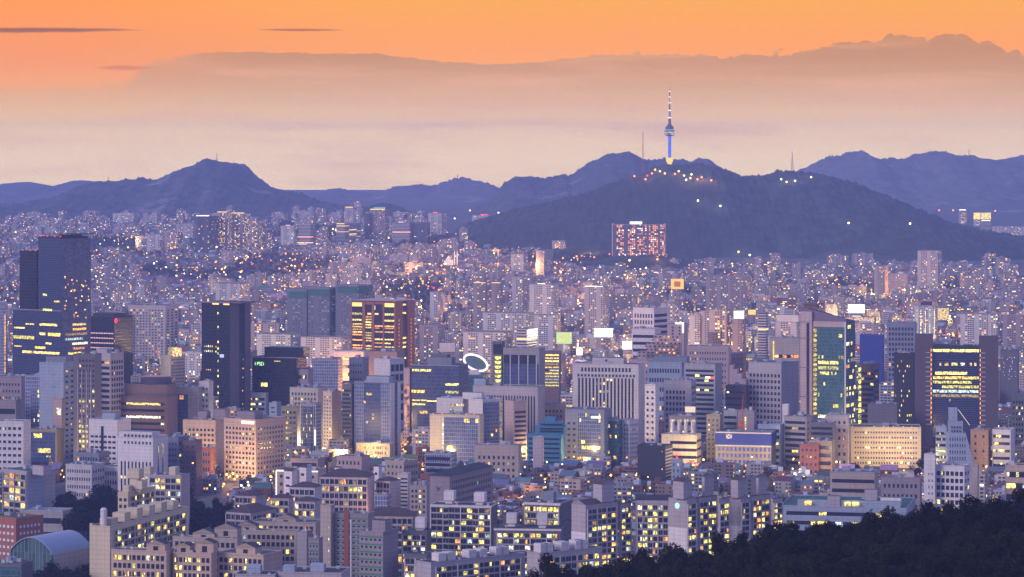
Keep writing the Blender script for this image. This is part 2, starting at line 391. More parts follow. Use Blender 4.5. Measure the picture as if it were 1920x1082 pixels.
# far to near
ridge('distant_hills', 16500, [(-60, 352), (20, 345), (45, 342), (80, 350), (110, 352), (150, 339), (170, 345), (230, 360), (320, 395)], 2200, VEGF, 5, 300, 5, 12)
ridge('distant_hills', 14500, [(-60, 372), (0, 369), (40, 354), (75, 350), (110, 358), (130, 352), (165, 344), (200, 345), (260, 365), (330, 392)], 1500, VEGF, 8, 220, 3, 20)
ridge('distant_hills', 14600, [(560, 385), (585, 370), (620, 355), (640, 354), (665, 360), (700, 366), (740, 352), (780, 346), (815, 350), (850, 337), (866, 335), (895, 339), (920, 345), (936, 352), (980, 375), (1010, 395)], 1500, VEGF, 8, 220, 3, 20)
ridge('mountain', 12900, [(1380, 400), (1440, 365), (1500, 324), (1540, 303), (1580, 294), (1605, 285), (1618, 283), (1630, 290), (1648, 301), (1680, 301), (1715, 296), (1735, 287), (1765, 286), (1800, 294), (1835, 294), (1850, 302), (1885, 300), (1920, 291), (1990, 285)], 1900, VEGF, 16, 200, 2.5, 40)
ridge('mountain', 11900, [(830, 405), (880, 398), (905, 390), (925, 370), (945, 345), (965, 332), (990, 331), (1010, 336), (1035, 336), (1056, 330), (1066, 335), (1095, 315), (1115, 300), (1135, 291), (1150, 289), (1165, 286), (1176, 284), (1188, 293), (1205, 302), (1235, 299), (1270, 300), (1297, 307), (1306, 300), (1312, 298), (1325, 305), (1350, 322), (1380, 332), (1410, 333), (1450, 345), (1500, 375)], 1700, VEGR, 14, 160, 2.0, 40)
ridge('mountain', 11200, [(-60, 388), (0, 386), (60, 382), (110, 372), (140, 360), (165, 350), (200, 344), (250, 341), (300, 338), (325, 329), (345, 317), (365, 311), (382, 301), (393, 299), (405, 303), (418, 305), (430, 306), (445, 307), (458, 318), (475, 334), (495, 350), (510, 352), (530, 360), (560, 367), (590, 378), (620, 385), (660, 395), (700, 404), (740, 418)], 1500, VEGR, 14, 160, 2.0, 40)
ridge('hill', 10700, [(640, 425), (670, 392), (700, 384), (725, 382), (745, 386), (765, 395), (790, 405), (830, 420)], 500, VEG, 6, 120, 3, 12)
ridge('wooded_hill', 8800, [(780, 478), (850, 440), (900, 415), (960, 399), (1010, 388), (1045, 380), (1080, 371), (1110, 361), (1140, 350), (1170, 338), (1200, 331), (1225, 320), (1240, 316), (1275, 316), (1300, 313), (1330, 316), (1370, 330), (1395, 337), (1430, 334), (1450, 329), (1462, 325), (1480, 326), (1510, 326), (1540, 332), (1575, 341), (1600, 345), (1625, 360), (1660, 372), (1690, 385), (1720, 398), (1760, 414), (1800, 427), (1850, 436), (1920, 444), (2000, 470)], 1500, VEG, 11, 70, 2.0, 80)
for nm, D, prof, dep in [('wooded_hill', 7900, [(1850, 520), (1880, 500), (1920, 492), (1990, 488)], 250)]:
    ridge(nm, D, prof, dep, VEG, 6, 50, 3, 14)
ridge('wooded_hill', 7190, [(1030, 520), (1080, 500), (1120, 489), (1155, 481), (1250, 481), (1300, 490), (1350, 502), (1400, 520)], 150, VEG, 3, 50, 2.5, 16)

hz = bpy.data.materials.new('haze_air'); hz.use_nodes = True; t = NT(hz.node_tree); hz.node_tree.nodes.clear()
pv = t.n('VolumePrincipled'); pv.inputs['Color'].default_value = (*HAZE_COL, 1)
pv.inputs['Density'].default_value = HZ_DENS
t.l.new(pv.outputs[0], t.n('OutputMaterial').inputs['Volume'])
h = MB().box(-9500, 9500, -1000, HZ_END, -20, HZ_TOP, bottom=True).build('haze', hz); h['kind'] = 'stuff'
# ---------------------------------------------------------------- buildings
FOOT = []      # world footprints already taken: (cx, cy, half_w, half_d, yaw)
SEEN = []      # photo rectangles of hand-placed buildings: (xl, xr, ytop, yprotect, D)
REFS = []      # landmarks by which small buildings are told apart: (px, py, phrase)
WMESH = {}
def wmesh(w, h, m, frame):
    k = (round(w, 2), round(h, 2), m.name, frame.name)
    if k not in WMESH:
        b = MB(); x, z = k[0] / 2, k[1] / 2
        b.box(-x, x, -.10, .05, -z, z, 1, 1, True)
        i = min(.14, .12 * k[0])
        b.face([(-x + i, -.104, -z + i), (x - i, -.104, -z + i), (x - i, -.104, z - i), (-x + i, -.104, z - i)], 0)
        WMESH[k] = b.mesh('window', [m, frame])
    return WMESH[k]
FRAME = mat('window_frame', (.10, .10, .12), .6, var=0)
FRAMEW = mat('window_frame_pale', (.45, .45, .5), .6, var=0)
PAL = {'y': (6, 2, 1, 1, 1, .3), 'l': (3, 5, 1, 2, 1.4, .6), 'o': (3, 1, 5, .3, 1.5, .2), 'w': (2, 2, .3, 5, .6, 1), 'a': (4, 2, 2, 1, 1.6, .5)}
def pick(pal): return random.choices(LIT, PAL[pal])[0]

class B: pass
BLD = []
def bld(label, xl, xm, xr, yt, yb, a=20, wall_='lil', roof='grey', F_=None, S_=None, name='office_building', cat='building', group=None,
        ref=None, par=1.0, d=None, prot=.72, side=None, shape=None, base=None, rooftop=True, pier=None, dist=None):
    """a building by the photo columns of its left edge, near corner and right edge, its roof line and its foot; a = turn of the left visible face"""
    b = B(); b.D = D = dist or ybase_to_D(yb); b.s = s = D / F; b.a = a
    t = math.radians(abs(a)); b.c, b.n = math.cos(t), max(math.sin(t), 1e-6)
    if a >= 0:
        b.w = (xm - xl) * s / b.c; b.d = (xr - xm) * s / b.n if (xr - xm > 1 and a > 0) else (d or 20.0)
        if d: b.d = d
    else:
        b.w = (xr - xm) * s / b.c; b.d = (xm - xl) * s / b.n if xm - xl > 1 else (d or 20.0)
        if d: b.d = d
    b.xm, b.z0 = xm, (ground(D) if base is None else base)
    b.h = P(0, yt, D).z - b.z0
    cl = Vector((b.w / 2 if a >= 0 else -b.w / 2, -b.d / 2, 0)); th = -t if a >= 0 else t
    R = lambda v: Vector((v.x * math.cos(th) - v.y * math.sin(th), v.x * math.sin(th) + v.y * math.cos(th), 0))
    C = P(xm, yb, D); C.z = b.z0; o = C - R(cl); o.z = b.z0
    b.root = thing(name, label, cat, o, th, group); b.wallk = wall_
    FOOT.append((o.x, o.y, b.w / 2 + 3, b.d / 2 + 3, th)); SEEN.append((xl, xr, yt, yt + (yb - yt) * prot, D))
    if ref: REFS.append(((xl + xr) / 2, (yt + yb) / 2, ref))
    W2, D2 = b.w / 2, b.d / 2; b.W2, b.D2 = W2, D2
    wm = facing(wall_); b.wm = wm
    m = MB()
    if shape: shape(b, m)
    else: m.box(-W2, W2, -D2, D2, 0, b.h)
    m.build('wall', [wm, wall(side) if side else wm], b.root)
    if roof in ('grey', 'pale') and yb > 700 and random.random() < .3: roof = 'green'
    kind, _, rc = roof.partition(':')
    if kind in ('gable', 'hip'):
        r = MB(); hh = min(b.d, b.w) * .22
        if kind == 'hip': r.hip(-W2, W2, -D2, D2, b.h, b.h + hh, 0, .7)
        else: r.gable(-W2, W2, -D2, D2, b.h, b.h + hh, 0, 1, 'x' if b.w > b.d else 'y', .35)
        r.build('roof', [roofm(rc or 'brown'), wm], b.root)
    elif kind != 'none':
        r = MB(); q = .45
        if b.w > 3 and b.d > 3:
            if par > 0:
                r.box(-W2 - .1, W2 + .1, -D2 - .1, -D2 + q, b.h, b.h + par, 1); r.box(-W2 - .1, W2 + .1, D2 - q, D2 + .1, b.h, b.h + par, 1)
                r.box(-W2 - .1, -W2 + q, -D2 + q, D2 - q, b.h, b.h + par, 1); r.box(W2 - q, W2 + .1, -D2 + q, D2 - q, b.h, b.h + par, 1)
            r.box(-W2 + q, W2 - q, -D2 + q, D2 - q, b.h, b.h + .3, 0)
            r.build('roof', [roofm(kind), wall(side or wall_) if (side or wall_) in WC else wall('gry')], b.root)
            if rooftop and b.w > 9 and b.d > 9:
                for _ in range(random.choice((1, 2, 2, 3))):
                    x, y, bw, bd, bh = random.uniform(-.3, .3) * b.w, random.uniform(-.1, .3) * b.d, random.uniform(2.5, .22 * b.w), random.uniform(2.5, .25 * b.d), random.uniform(1.6, 4)
                    if random.random() < .3: MB().lathe([(min(bw, 2.2), b.h + .3), (min(bw, 2.2), b.h + bh), (.1, b.h + bh + .4)], 12, 0, x, y).build('water_tank', wall('sky'), b.root, True)
                    else: MB().box(x - bw / 2, x + bw / 2, y - bd / 2, y + bd / 2, b.h + .3, b.h + bh).build('rooftop_box', [wall(random.choice(('gry', 'ltg', 'wh2', 'lil')))], b.root)
                mm = MB()
                for _ in range(random.randint(1, 3)):
                    x, y = random.uniform(-.42, .42) * b.w, random.uniform(-.4, .3) * b.d; mm.tube((x, y, b.h), (x, y, b.h + random.uniform(3, 7)), .09, 4)
                mm.build('aerial', mat('aerial_metal', (.25, .25, .28), .5, var=0), b.root)
    if kind in ('grey', 'pale', 'green', 'dark', 'blue', 'teal') and yb > 800 and b.w > 7 and b.d > 7:
        for _ in range(random.randint(2, 5)):
            x, y = random.uniform(-.42, .42) * b.w, random.uniform(-.42, .42) * b.d; q = random.uniform(.6, 1.3)
            MB().box(x - q, x + q, y - .7, y + .7, b.h + .3, b.h + random.uniform(1.3, 2.0)).build('air_conditioner', [mat('unit_metal', (.40, .40, .42), .6)], b.root)
    b.nw = 0; b.rest = {}; BLD.append(b)
    for f, specs in (('F', F_), ('S', S_)):
        if specs:
            for sp in (specs if isinstance(specs, list) else [specs]): fac(b, f, *sp)
    return b
def fu(b, px):
    return b.w / 2 - (b.xm - px) * b.s / b.c if b.a >= 0 else -b.w / 2 + (px - b.xm) * b.s / b.c
def fz(b, py): return P(0, py, b.D).z - b.z0
def flen(b, f): return b.w if f == 'F' else b.d
def place(b, f, me, u, z, name, out=0.0):
    """put a part on the front (F) or the visible side (S): u from the middle of the face, rightwards as seen"""
    o = add(name, me, b.root)
    if f == 'F': o.location = (u, -b.D2 - out, z)
    elif b.a >= 0: o.location = (b.W2 + out, u, z); o.rotation_euler = (0, 0, math.pi / 2)
    else: o.location = (-b.W2 - out, -u, z); o.rotation_euler = (0, 0, -math.pi / 2)
    return o
def face_box(b, f, name, u0, u1, z0, z1, m, t=.25, back=0.1, out=0.0):
    """a slab on a face, t metres proud of it"""
    return place(b, f, MB().box(-(u1 - u0) / 2, (u1 - u0) / 2, -t, back, -(z1 - z0) / 2, (z1 - z0) / 2, 0, 0, True).mesh(name, [m]), (u0 + u1) / 2, (z0 + z1) / 2, name, out)
def pbox(b, name, xl, xr, yt, yb, m, t=.25):
    return face_box(b, 'F', name, fu(b, xl), fu(b, xr), fz(b, yb), fz(b, yt), m, t)
def xbox(b, name, xl, xr, yt, yb, o, dd, m, mt=None):
    """a volume by its photo columns and rows, o metres behind the front plane, dd deep"""
    sh = o * (b.n / b.c) * (1 if b.a >= 0 else -1)
    x0, x1 = fu(b, xl) - sh, fu(b, xr) - sh
    return MB().box(x0, x1, -b.D2 + o, -b.D2 + o + dd, fz(b, yb), fz(b, yt), 0, 1, True).build(name, [m, mt or roofm('grey')], b.root)
def win(b, f, u, z, w, h, m, frame, name='window'):
    b.nw += 1
    if b.nw <= 100: place(b, f, wmesh(w, h, m, frame), u, z, name)
    else:
        # beyond a hundred: one mesh for the rest
        b.rest.setdefault('w', []).append((f, u, z, w, h, m, frame))
def flush_rest(b):
    it = b.rest.get('w')
    if not it: return
    ms = []; mb = MB()
    for f, u, z, w, h, m, fr in it:
        for q in (m, fr):
            if q not in ms: ms.append(q)
        mi, fi = ms.index(m), ms.index(fr); i = .12
        if f == 'F': T = lambda x, y: (u + x, -b.D2 + y)
        elif b.a >= 0: T = lambda x, y: (b.W2 - y, u + x)
        else: T = lambda x, y: (-b.W2 + y, -u - x)
        q = lambda x0, x1, y, z0, z1, mm: mb.face([(*T(x0, y), z + z0), (*T(x1, y), z + z0), (*T(x1, y), z + z1), (*T(x0, y), z + z1)], mm)
        q(-w / 2, w / 2, -.10, -h / 2, h / 2, fi); q(-w / 2 + i, w / 2 - i, -.104, -h / 2 + i, h / 2 - i, mi)
        for sx in (-1, 1): mb.face([(*T(sx * w / 2, -.10), z - h / 2), (*T(sx * w / 2, .05), z - h / 2), (*T(sx * w / 2, .05), z + h / 2), (*T(sx * w / 2, -.10), z + h / 2)], fi)
    o = mb.build('window_field', ms, b.root); o['kind'] = 'stuff'
def fac(b, f, kind, *a, **k):
    a = list(a); opt = a.pop() if a and isinstance(a[-1], dict) else {}
    L = flen(b, f); r = opt.get('r', (.05, .95, .06, .95))
    if 'px' in opt and f == 'F':
        x0, x1, y0, y1 = opt['px']; U0, U1, Z0, Z1 = fu(b, x0), fu(b, x1), fz(b, y1), fz(b, y0)
    else: U0, U1, Z0, Z1 = -L / 2 + r[0] * L, -L / 2 + r[1] * L, r[2] * b.h, r[3] * b.h
    pal = opt.get('pal', 'a'); fr = FRAMEW if opt.get('pale') else FRAME; rows = opt.get('rows', {}); G_ = opt.get('glass', GLASS)
    if kind == 'g':           # punched windows
        nx, ny, fw, fh, p = a; dx, dz = (U1 - U0) / nx, (Z1 - Z0) / ny; mem = {}
        skip = opt.get('skip', ())
        order = [(i, j) for j in range(ny - 1, -1, -1) for i in range(nx)]
        for i, j in order:
            if i in skip: continue
            pr = rows.get(ny - 1 - j, p)
            if opt.get('cols'): pr = opt['cols'].get(i, pr)
            if isinstance(pr, tuple): pr = 1.0 if pr[0] <= i < pr[1] else 0.03
            on = random.random() < pr
            u, z = U0 + (i + .5) * dx, Z0 + (j + .5) * dz
            if on and dx * fw > 1.6 and random.random() < .4:      # half drawn curtains: one leaf lit, one dark
                k = random.choice((-1, 1)); win(b, f, u + k * dx * fw * .26, z, dx * fw * .48, dz * fh, pick(pal), fr); win(b, f, u - k * dx * fw * .26, z, dx * fw * .48, dz * fh, G_, fr)
            else: win(b, f, u, z, dx * fw, dz * fh, pick(pal) if on else G_, fr)
    elif kind == 'a':         # flats: wide balcony glazing, white slabs between, piers
        nb, ny, p = a; dx, dz = (U1 - U0) / nb, (Z1 - Z0) / ny
        lo = opt.get('fh', .68)
        for j in range(ny - 1, -1, -1):
            for i in range(nb):
                z = Z0 + (j + .55) * dz; u = U0 + (i + .5) * dx; on = random.random() < p * 1.55
                if random.random() < .55:
                    win(b, f, u, z, dx * .84, dz * lo, pick(pal) if on else G_, fr)
                else:
                    win(b, f, u - dx * .22, z, dx * .42, dz * lo, pick(pal) if on and random.random() < .7 else G_, fr)
                    win(b, f, u + dx * .22, z, dx * .38, dz * lo, pick(pal) if on and random.random() < .7 else G_, fr)
        pm = wall(opt.get('pier', b.wallk if b.wallk in WC else 'lil'))
        for i in range(0, nb + 1, opt.get('every', 2)):
            u = U0 + i * dx; face_box(b, f, 'pier', u - .35, u + .35, Z0, Z1, pm, .9)
        if opt.get('slabs', True):
            sl = MB()
            for j in range(ny): z = Z0 + j * dz; sl.box(-(U1 - U0) / 2, (U1 - U0) / 2, -.55, .1, z - Z0, z - Z0 + dz * .15, 0, 0, True)
            place(b, f, sl.mesh('balcony_railing', [wall(opt.get('slab', 'wh2'))]), (U0 + U1) / 2, Z0, 'balcony_railing')
    elif kind == 'r':         # ribbon windows, one strip a floor
        ny, fh, p = a; dz = (Z1 - Z0) / ny; nseg = opt.get('seg', 6)
        for j in range(ny):
            z = Z0 + (j + .5) * dz; h = dz * fh; pr = rows.get(ny - 1 - j, p)
            face_box(b, f, 'window_band', U0, U1, z - h / 2, z + h / 2, G_, .08)
            sw = (U1 - U0) / nseg; k0 = None
            if isinstance(pr, tuple): on = [pr[0] <= (q + .5) / nseg <= pr[1] for q in range(nseg)]
            else: on = [random.random() < pr for _ in range(nseg)]
            q = 0
            while q < nseg:
                if on[q]:
                    e = q
                    while e < nseg and on[e]: e += 1
                    face_box(b, f, 'lit_window', U0 + q * sw + .2, U0 + e * sw - .2, z - h * .42, z + h * .42, pick(pal), .12); q = e
                else: q += 1
    elif kind == 'v':         # vertical strips between ribs
        nx, fw, p = a; dx = (U1 - U0) / nx; ny = opt.get('ny', 12); dz = (Z1 - Z0) / ny
        for i in range(nx):
            u = U0 + (i + .5) * dx; face_box(b, f, 'window_strip', u - dx * fw / 2, u + dx * fw / 2, Z0, Z1, G_, .08)
            for j in range(ny):
                pr = rows.get(ny - 1 - j, p)
                if isinstance(pr, tuple): pr = .9 if pr[0] <= (i + .5) / nx <= pr[1] else .02
                if random.random() < pr: face_box(b, f, 'lit_window', u - dx * fw / 2.3, u + dx * fw / 2.3, Z0 + dz * (j + .25), Z0 + dz * (j + .85), pick(pal), .12)
    elif kind == 'c':         # glass curtain wall with lit panes
        key, nx, ny, p = a; dx, dz = (U1 - U0) / nx, (Z1 - Z0) / ny
        me = MB(); w2, h2 = (U1 - U0) / 2, (Z1 - Z0) / 2
        me.face([(-w2, -.3, -h2), (w2, -.3, -h2), (w2, -.3, h2), (-w2, -.3, h2)], 0, [(0, 0), (2 * w2, 0), (2 * w2, 2 * h2), (0, 2 * h2)])
        for p4 in ([(-w2, .1, -h2), (-w2, -.3, -h2), (-w2, -.3, h2), (-w2, .1, h2)], [(w2, -.3, -h2), (w2, .1, -h2), (w2, .1, h2), (w2, -.3, h2)], [(-w2, -.3, h2), (w2, -.3, h2), (w2, .1, h2), (-w2, .1, h2)]): me.face(p4, 0)
        place(b, f, me.mesh('curtain_wall', [CUR[key]]), (U0 + U1) / 2, (Z0 + Z1) / 2, 'curtain_wall')
        for j in range(ny):
            pr = rows.get(ny - 1 - j, p); i = 0
            while i < nx:
                on = (pr[0] <= (i + .5) / nx <= pr[1]) if isinstance(pr, tuple) else random.random() < pr
                if on:
                    e = i + 1
                    while e < nx and ((pr[0] <= (e + .5) / nx <= pr[1]) if isinstance(pr, tuple) else random.random() < .45): e += 1
                    face_box(b, f, 'lit_window', U0 + i * dx + .15, U0 + e * dx - .15, Z0 + dz * (j + .22), Z0 + dz * (j + .82), pick(pal), .38); i = e
                i += 1
    elif kind == 'p':         # pattern in the material only (far away)
        pass
def pattern(key, tint=None, sx=3.2, sz=3.1, fw=.6, fh=.5, p=.15, warm=((1, .52, .07), (1, .72, .20), (1, .33, .05)), es=2.2, var=.12):
    """wall with rows of windows for buildings so far off that a window is under a pixel; tint None = per-building colour attribute"""
    if key in MATS: return MATS[key]
    m = bpy.data.materials.new(key); m.use_nodes = True; t = NT(m.node_tree); b = m.node_tree.nodes['Principled BSDF']
    u, v, _ = t.xyz(t.n('TexCoord').outputs['UV'])
    bid = t.m('FLOOR', t.m('DIVIDE', u, 1000.0))
    w0 = t.n('TexWhiteNoise'); w0.noise_dimensions = '2D'; t.put(w0.inputs['Vector'], t.vec(bid, 7.0))
    r0 = w0.outputs[0]; ro = t.n('ObjectInfo').outputs['Random']
    sxx = t.m('MULTIPLY', sx, t.m('ADD', .75, t.m('MULTIPLY', r0, .6))) if tint is None else sx
    cu, cv = t.m('DIVIDE', u, sxx), t.m('DIVIDE', v, sz)
    fuu, fvv = t.m('FRACT', cu), t.m('FRACT', cv)
    wn = t.n('TexWhiteNoise'); wn.noise_dimensions = '3D'; t.put(wn.inputs['Vector'], t.vec(t.m('FLOOR', cu), t.m('FLOOR', cv), ro))
    wn2 = t.n('TexWhiteNoise'); wn2.noise_dimensions = '3D'; t.put(wn2.inputs['Vector'], t.vec(t.m('FLOOR', cv), t.m('FLOOR', cu), t.m('ADD', ro, 3.3)))
    fwv = t.m('ADD', fw - .15, t.m('MULTIPLY', w0.outputs[1] if False else r0, .35)) if tint is None else fw
    mask = t.m('MULTIPLY', t.m('LESS_THAN', t.m('ABSOLUTE', t.m('SUBTRACT', fuu, .5)), t.m('MULTIPLY', fwv, .5)), t.m('LESS_THAN', t.m('ABSOLUTE', t.m('SUBTRACT', fvv, .55)), fh / 2))
    mask = t.m('MULTIPLY', mask, t.m('GREATER_THAN', t.m('FRACT', t.m('DIVIDE', t.m('FLOOR', cu), t.m('ADD', 4.0, t.m('MULTIPLY', r0, 3.0)))), .22)) if sx < 10 else mask
    if tint is None:
        at = t.n('VertexColor'); at.layer_name = 'tint'; base = at.outputs[0]
    else: base = tint
    nd = t.n('VectorMath', operation='SCALE'); t.put(nd.inputs[0], base)
    nz = t.noise(t.n('TexCoord').outputs['Object'], .12, 4, .6)
    t.put(nd.inputs['Scale'], t.m('ADD', 1 - var * 2, t.m('MULTIPLY', nz, var * 4)))
    t.put(b.inputs['Base Color'], t.mix(mask, nd.outputs[0], (.025, .028, .045)))
    t.put(b.inputs['Roughness'], t.mix(mask, (.75,) * 3, (.18,) * 3))
    on = t.m('MULTIPLY', mask, t.m('LESS_THAN', wn.outputs[0], p))
    t.put(b.inputs['Emission Color'], t.ramp(wn2.outputs[0], [(0, warm[0]), (.45, warm[1]), (.75, warm[2]), (.86, (.9, .9, .75))], 'CONSTANT'))
    t.put(b.inputs['Emission Strength'], t.m('MULTIPLY', t.m('MULTIPLY', on, t.m('ADD', .35, wn2.outputs[0])), es))
    m.cycles.emission_sampling = 'NONE'; MATS[key] = m; return m
CUR['p_lil'] = pattern('p_lil', WC['lil'], 3.4, 3.0, .62, .5, .16)
CUR['p_wht'] = pattern('p_wht', WC['wh2'], 3.6, 3.0, .66, .5, .14)
CUR['p_mau'] = pattern('p_mau', (.24, .20, .22), 3.4, 3.0, .6, .5, .16)
CUR['p_lit'] = pattern('p_lit', (.32, .27, .27), 3.6, 3.1, .66, .6, .36, es=2.4)
CUR['p_drk'] = pattern('p_drk', (.07, .07, .10), 3.6, 3.6, .7, .55, .06)
CUR['p_rib'] = pattern('p_rib', WC['wh2'], 60.0, 3.7, .98, .5, .10)
CUR['p_net'] = pattern('p_net', (.13, .13, .17), 4.5, 3.1, .5, .35, .30, ((.9, .85, .8), (.8, .8, .9), (.9, .8, .6)), .5)
CUR['p_hyt'] = pattern('p_hyt', (.10, .08, .12), 4.4, 4.2, .72, .62, .60, ((1, .30, .07), (1, .46, .14), (1, .22, .04)), 2.2)
CUR['p_fill'] = pattern('p_fill', None, 3.1, 3.1, .6, .48, .15, es=3.2)
# ---------------------------------------------------------------- left part of the city
YEL, LIM, ORA, WHI = LIT[:4]
GOLD = glow('gold_light', (1.0, .62, .16), 2.2); REDL = glow('red_light', (1.0, .05, .06), 3.0); WHITEL = glow('white_light', (1.0, .93, .80), 3.0)
GREENL = glow('green_light', (.45, 1.0, .35), 1.6); PINKL = glow('pink_light', (1.0, .55, .60), 1.7); BLUEL = glow('blue_light', (.35, .40, 1.0), 2.0); AMBER = glow('amber_light', (1.0, .38, .08), 2.2)
def lits(b, items, m=None, nm='lit_window'):
    for x0, x1, y0, y1 in items: pbox(b, nm, x0, x1, y0, y1, m or random.choice((YEL, YEL, LIM)), .16)

b = bld('tall dark blue slatted glass tower with helipad and red roof lights', 11, 115, 162, 584, 775, 38, 'gl_slat', 'dark', name='skyscraper', cat='skyscraper', ref='the tall helipad tower')
xbox(b, 'tower_block', 66, 115, 447, 584, 0, b.d, CUR['gl_slat'], roofm('dark'))
xbox(b, 'tower_wing', 23, 60, 472, 584, 8, 22, CUR['gl_black'], roofm('dark'))
xbox(b, 'link_block', 57, 67, 500, 584, 10, 18, CUR['gl_black'], roofm('dark'))
xbox(b, 'roof_parapet', 65, 113, 444, 447, 2, b.d - 4, wall('drk'), roofm('dark'))
xbox(b, 'helipad', 96, 132, 438.5, 440.5, 6, b.d - 8, wall('dgr'), roofm('dark'))
xbox(b, 'helipad_stand', 106, 122, 440.5, 444, 12, b.d - 22, wall('drk'))
lits(b, [(39, 57, 609, 611.5), (69, 106, 608, 612), (14, 37, 617, 619.5), (69, 81, 625, 630), (87, 113, 625, 631), (11.8, 57, 633, 639), (81, 94, 643.5, 647), (59, 81, 652, 656), (32, 53, 661, 665.5), (56, 111, 661, 665.5), (76, 84, 552, 556), (100, 111, 564, 567), (76, 95, 580, 584), (14, 30, 652, 654.5)])
face_box(b, 'S', 'side_glass', -b.d / 2 + .2, b.d / 2, 2, fz(b, 447.5), CUR['gl_side'], .12)
for k in range(7): face_box(b, 'S', 'lit_window', random.uniform(-.4, .1) * b.d, random.uniform(.15, .45) * b.d, fz(b, 612 + 9 * k), fz(b, 608 + 9 * k), random.choice(LIT), .2)
for k in range(34):
    u, z = random.uniform(-.45, .45) * b.d, fz(b, random.uniform(515, 600)); face_box(b, 'S', 'lit_window', u, u + random.uniform(1, 3), z, z + 1.6, random.choice((YEL, ORA)), .2)  # reflected city lights, put on the side glass as glowing specks
for px in (70, 84, 100, 112): xb = xbox(b, 'warning_light', px - .8, px + .8, 442.6, 444, 1, 1, REDL, REDL)
for px in (28, 45, 56): xbox(b, 'warning_light', px - .8, px + .8, 470.6, 472, 9, 1, REDL, REDL)

b = bld('charcoal tower with red round logo and pink dotted light rows', 162, 214, 243, 596, 745, 30, 'gl_black', 'dark', name='office_tower', side='drk', ref='the charcoal tower with the red logo')
xbox(b, 'crown_block', 171, 214, 588, 596, 1, b.d * .6, wall('drk'), roofm('dark'))
fac(b, 'F', 'g', 15, 5, .62, .26, 0, {'px': (162.5, 213, 621, 667), 'glass': PINKL})
lm = MB(); r0 = 3.4 * b.s
for i in range(14):
    a0, a1 = math.radians(35 + i * 21), math.radians(35 + (i + 1) * 21)
    lm.tube((r0 * math.cos(a0), 0, r0 * math.sin(a0)), (r0 * math.cos(a1), 0, r0 * math.sin(a1)), .5, 5)
lm.tube((0, 0, 0), (r0, 0, 0), .5, 5)
place(b, 'S', lm.mesh('logo', [REDL]), -b.d / 2 + 3, fz(b, 601.5), 'logo', 0.7)

b = bld('pale lilac apartment slab with scattered orange windows beyond charcoal tower', 237, 310, 329, 574, 690, 18, 'lil', 'grey', ('g', 11, 20, .55, .5, .2, {'pal': 'o'}), ('g', 3, 20, .5, .5, .1), name='apartment_block', cat='apartment block', ref='the lilac slab with orange windows')
bld('low lilac apartment slab left of orange windowed slab', 196, 228, 240, 584, 690, 18, 'p_mau', name='apartment_block', cat='apartment block')
b = bld('black glass tower with thin lit slot and gold roof edge', 374, 430, 466, 569, 805, 36, 'gl_black', 'dark', name='skyscraper', cat='skyscraper', rooftop=False, ref='the black tower with the gold roof edge')
pbox(b, 'slot_window', 406, 409, 575, 770, GLASS, .1)
lits(b, [(406.3, 408.7, y, y + 4) for y in (586, 612, 640, 652, 662, 676, 694, 704, 724, 736)], LIM)
pbox(b, 'roof_light', 396, 409, 569.5, 572, GOLD); pbox(b, 'roof_light', 418, 430, 569.5, 572, GOLD)
for y in (649, 658): fac(b, 'F', 'g', 8, 1, .6, 1, .85, {'px': (375, 405, y, y + 4), 'pal': 'w'})
fac(b, 'F', 'g', 8, 1, .5, 1, .6, {'px': (375, 405, 694, 696.5), 'pal': 'o'})
pbox(b, 'blue_sign', 411, 419, 665, 671, BLUEL)
face_box(b, 'S', 'reflection_panel', -b.d / 2 + .5, -b.d * .05, 4, b.h - 1, mat('reflection_tone', (.13, .095, .105), .25, spec=.6), .3)  # paler panels: the reflection on this side put into its colour
face_box(b, 'S', 'reflection_panel', b.d * .22, b.d / 2 - .5, 4, b.h - 1, mat('reflection_tone', (.13, .095, .105), .25, spec=.6), .3)
fac(b, 'S', 'g', 2, 14, .3, .35, .5, {'r': (.03, .4, .1, .6)}); fac(b, 'S', 'g', 1, 14, .4, .35, .5, {'r': (.55, .72, .1, .6)})
xbox(b, 'roof_ring', 382, 452, 566.5, 569, 3, b.d - 8, wall('brn'), roofm('dark'))

b = bld('beige tower with blank left wall and two lit roof domes', 298, 320, 345, 668, 742, 48, 'crm', 'pale', None, ('g', 7, 11, .45, .5, .06), rooftop=False, ref='the beige tower with lit domes')
for x0, x1 in ((313, 321), (323, 331)): xbox(b, 'lit_dome', x0, x1, 653, 668, 3, 8, lit('dome_glow', (1, .70, .25), (1, .75, .3), 1.3), LIT[0])

b = bld('red brick tower with tall piers and glowing yellow floors', 656, 739.5, 774, 567, 752, 27, 'brk', 'none', name='skyscraper', cat='skyscraper', ref='the red brick tower')
for x0, x1, ys in ((658.5, 678, (574, 600)), (684, 696, (588, 588)), (702, 717, (606, 606)), (721, 739, (574, 600))):
    pbox(b, 'window_bay', x0, x1, 571 if ys[0] != 588 else 572, 745, mat('deep_glass', (.05, .03, .035), .2, var=.2), .1)
for x0, x1, r in ((658.5, 678, [(y, y + 2.6) for y in range(608, 742, 5)]), (684, 696, [(y, y + 2.6) for y in range(594, 740, 5)])):
    for y0, y1 in r:
        if random.random() < .82: pbox(b, 'lit_window', x0 + .4, x1 - .4, y0, y1, random.choice((YEL, YEL, ORA)), .16)
for x0, x1 in ((702, 717), (721, 739)):
    for y in (611, 615, 622, 636, 643, 650, 657, 664, 671, 686, 700, 714, 728): pbox(b, 'lit_window', x0, x0 + (x1 - x0) * random.choice((1, 1, .6)), y, y + 2.4, random.choice((YEL, ORA)), .16)
for x in (681, 718.6): 
    for y in range(603, 740, 13): pbox(b, 'lit_window', x - .9, x + .9, y, y + 5, YEL, .3)
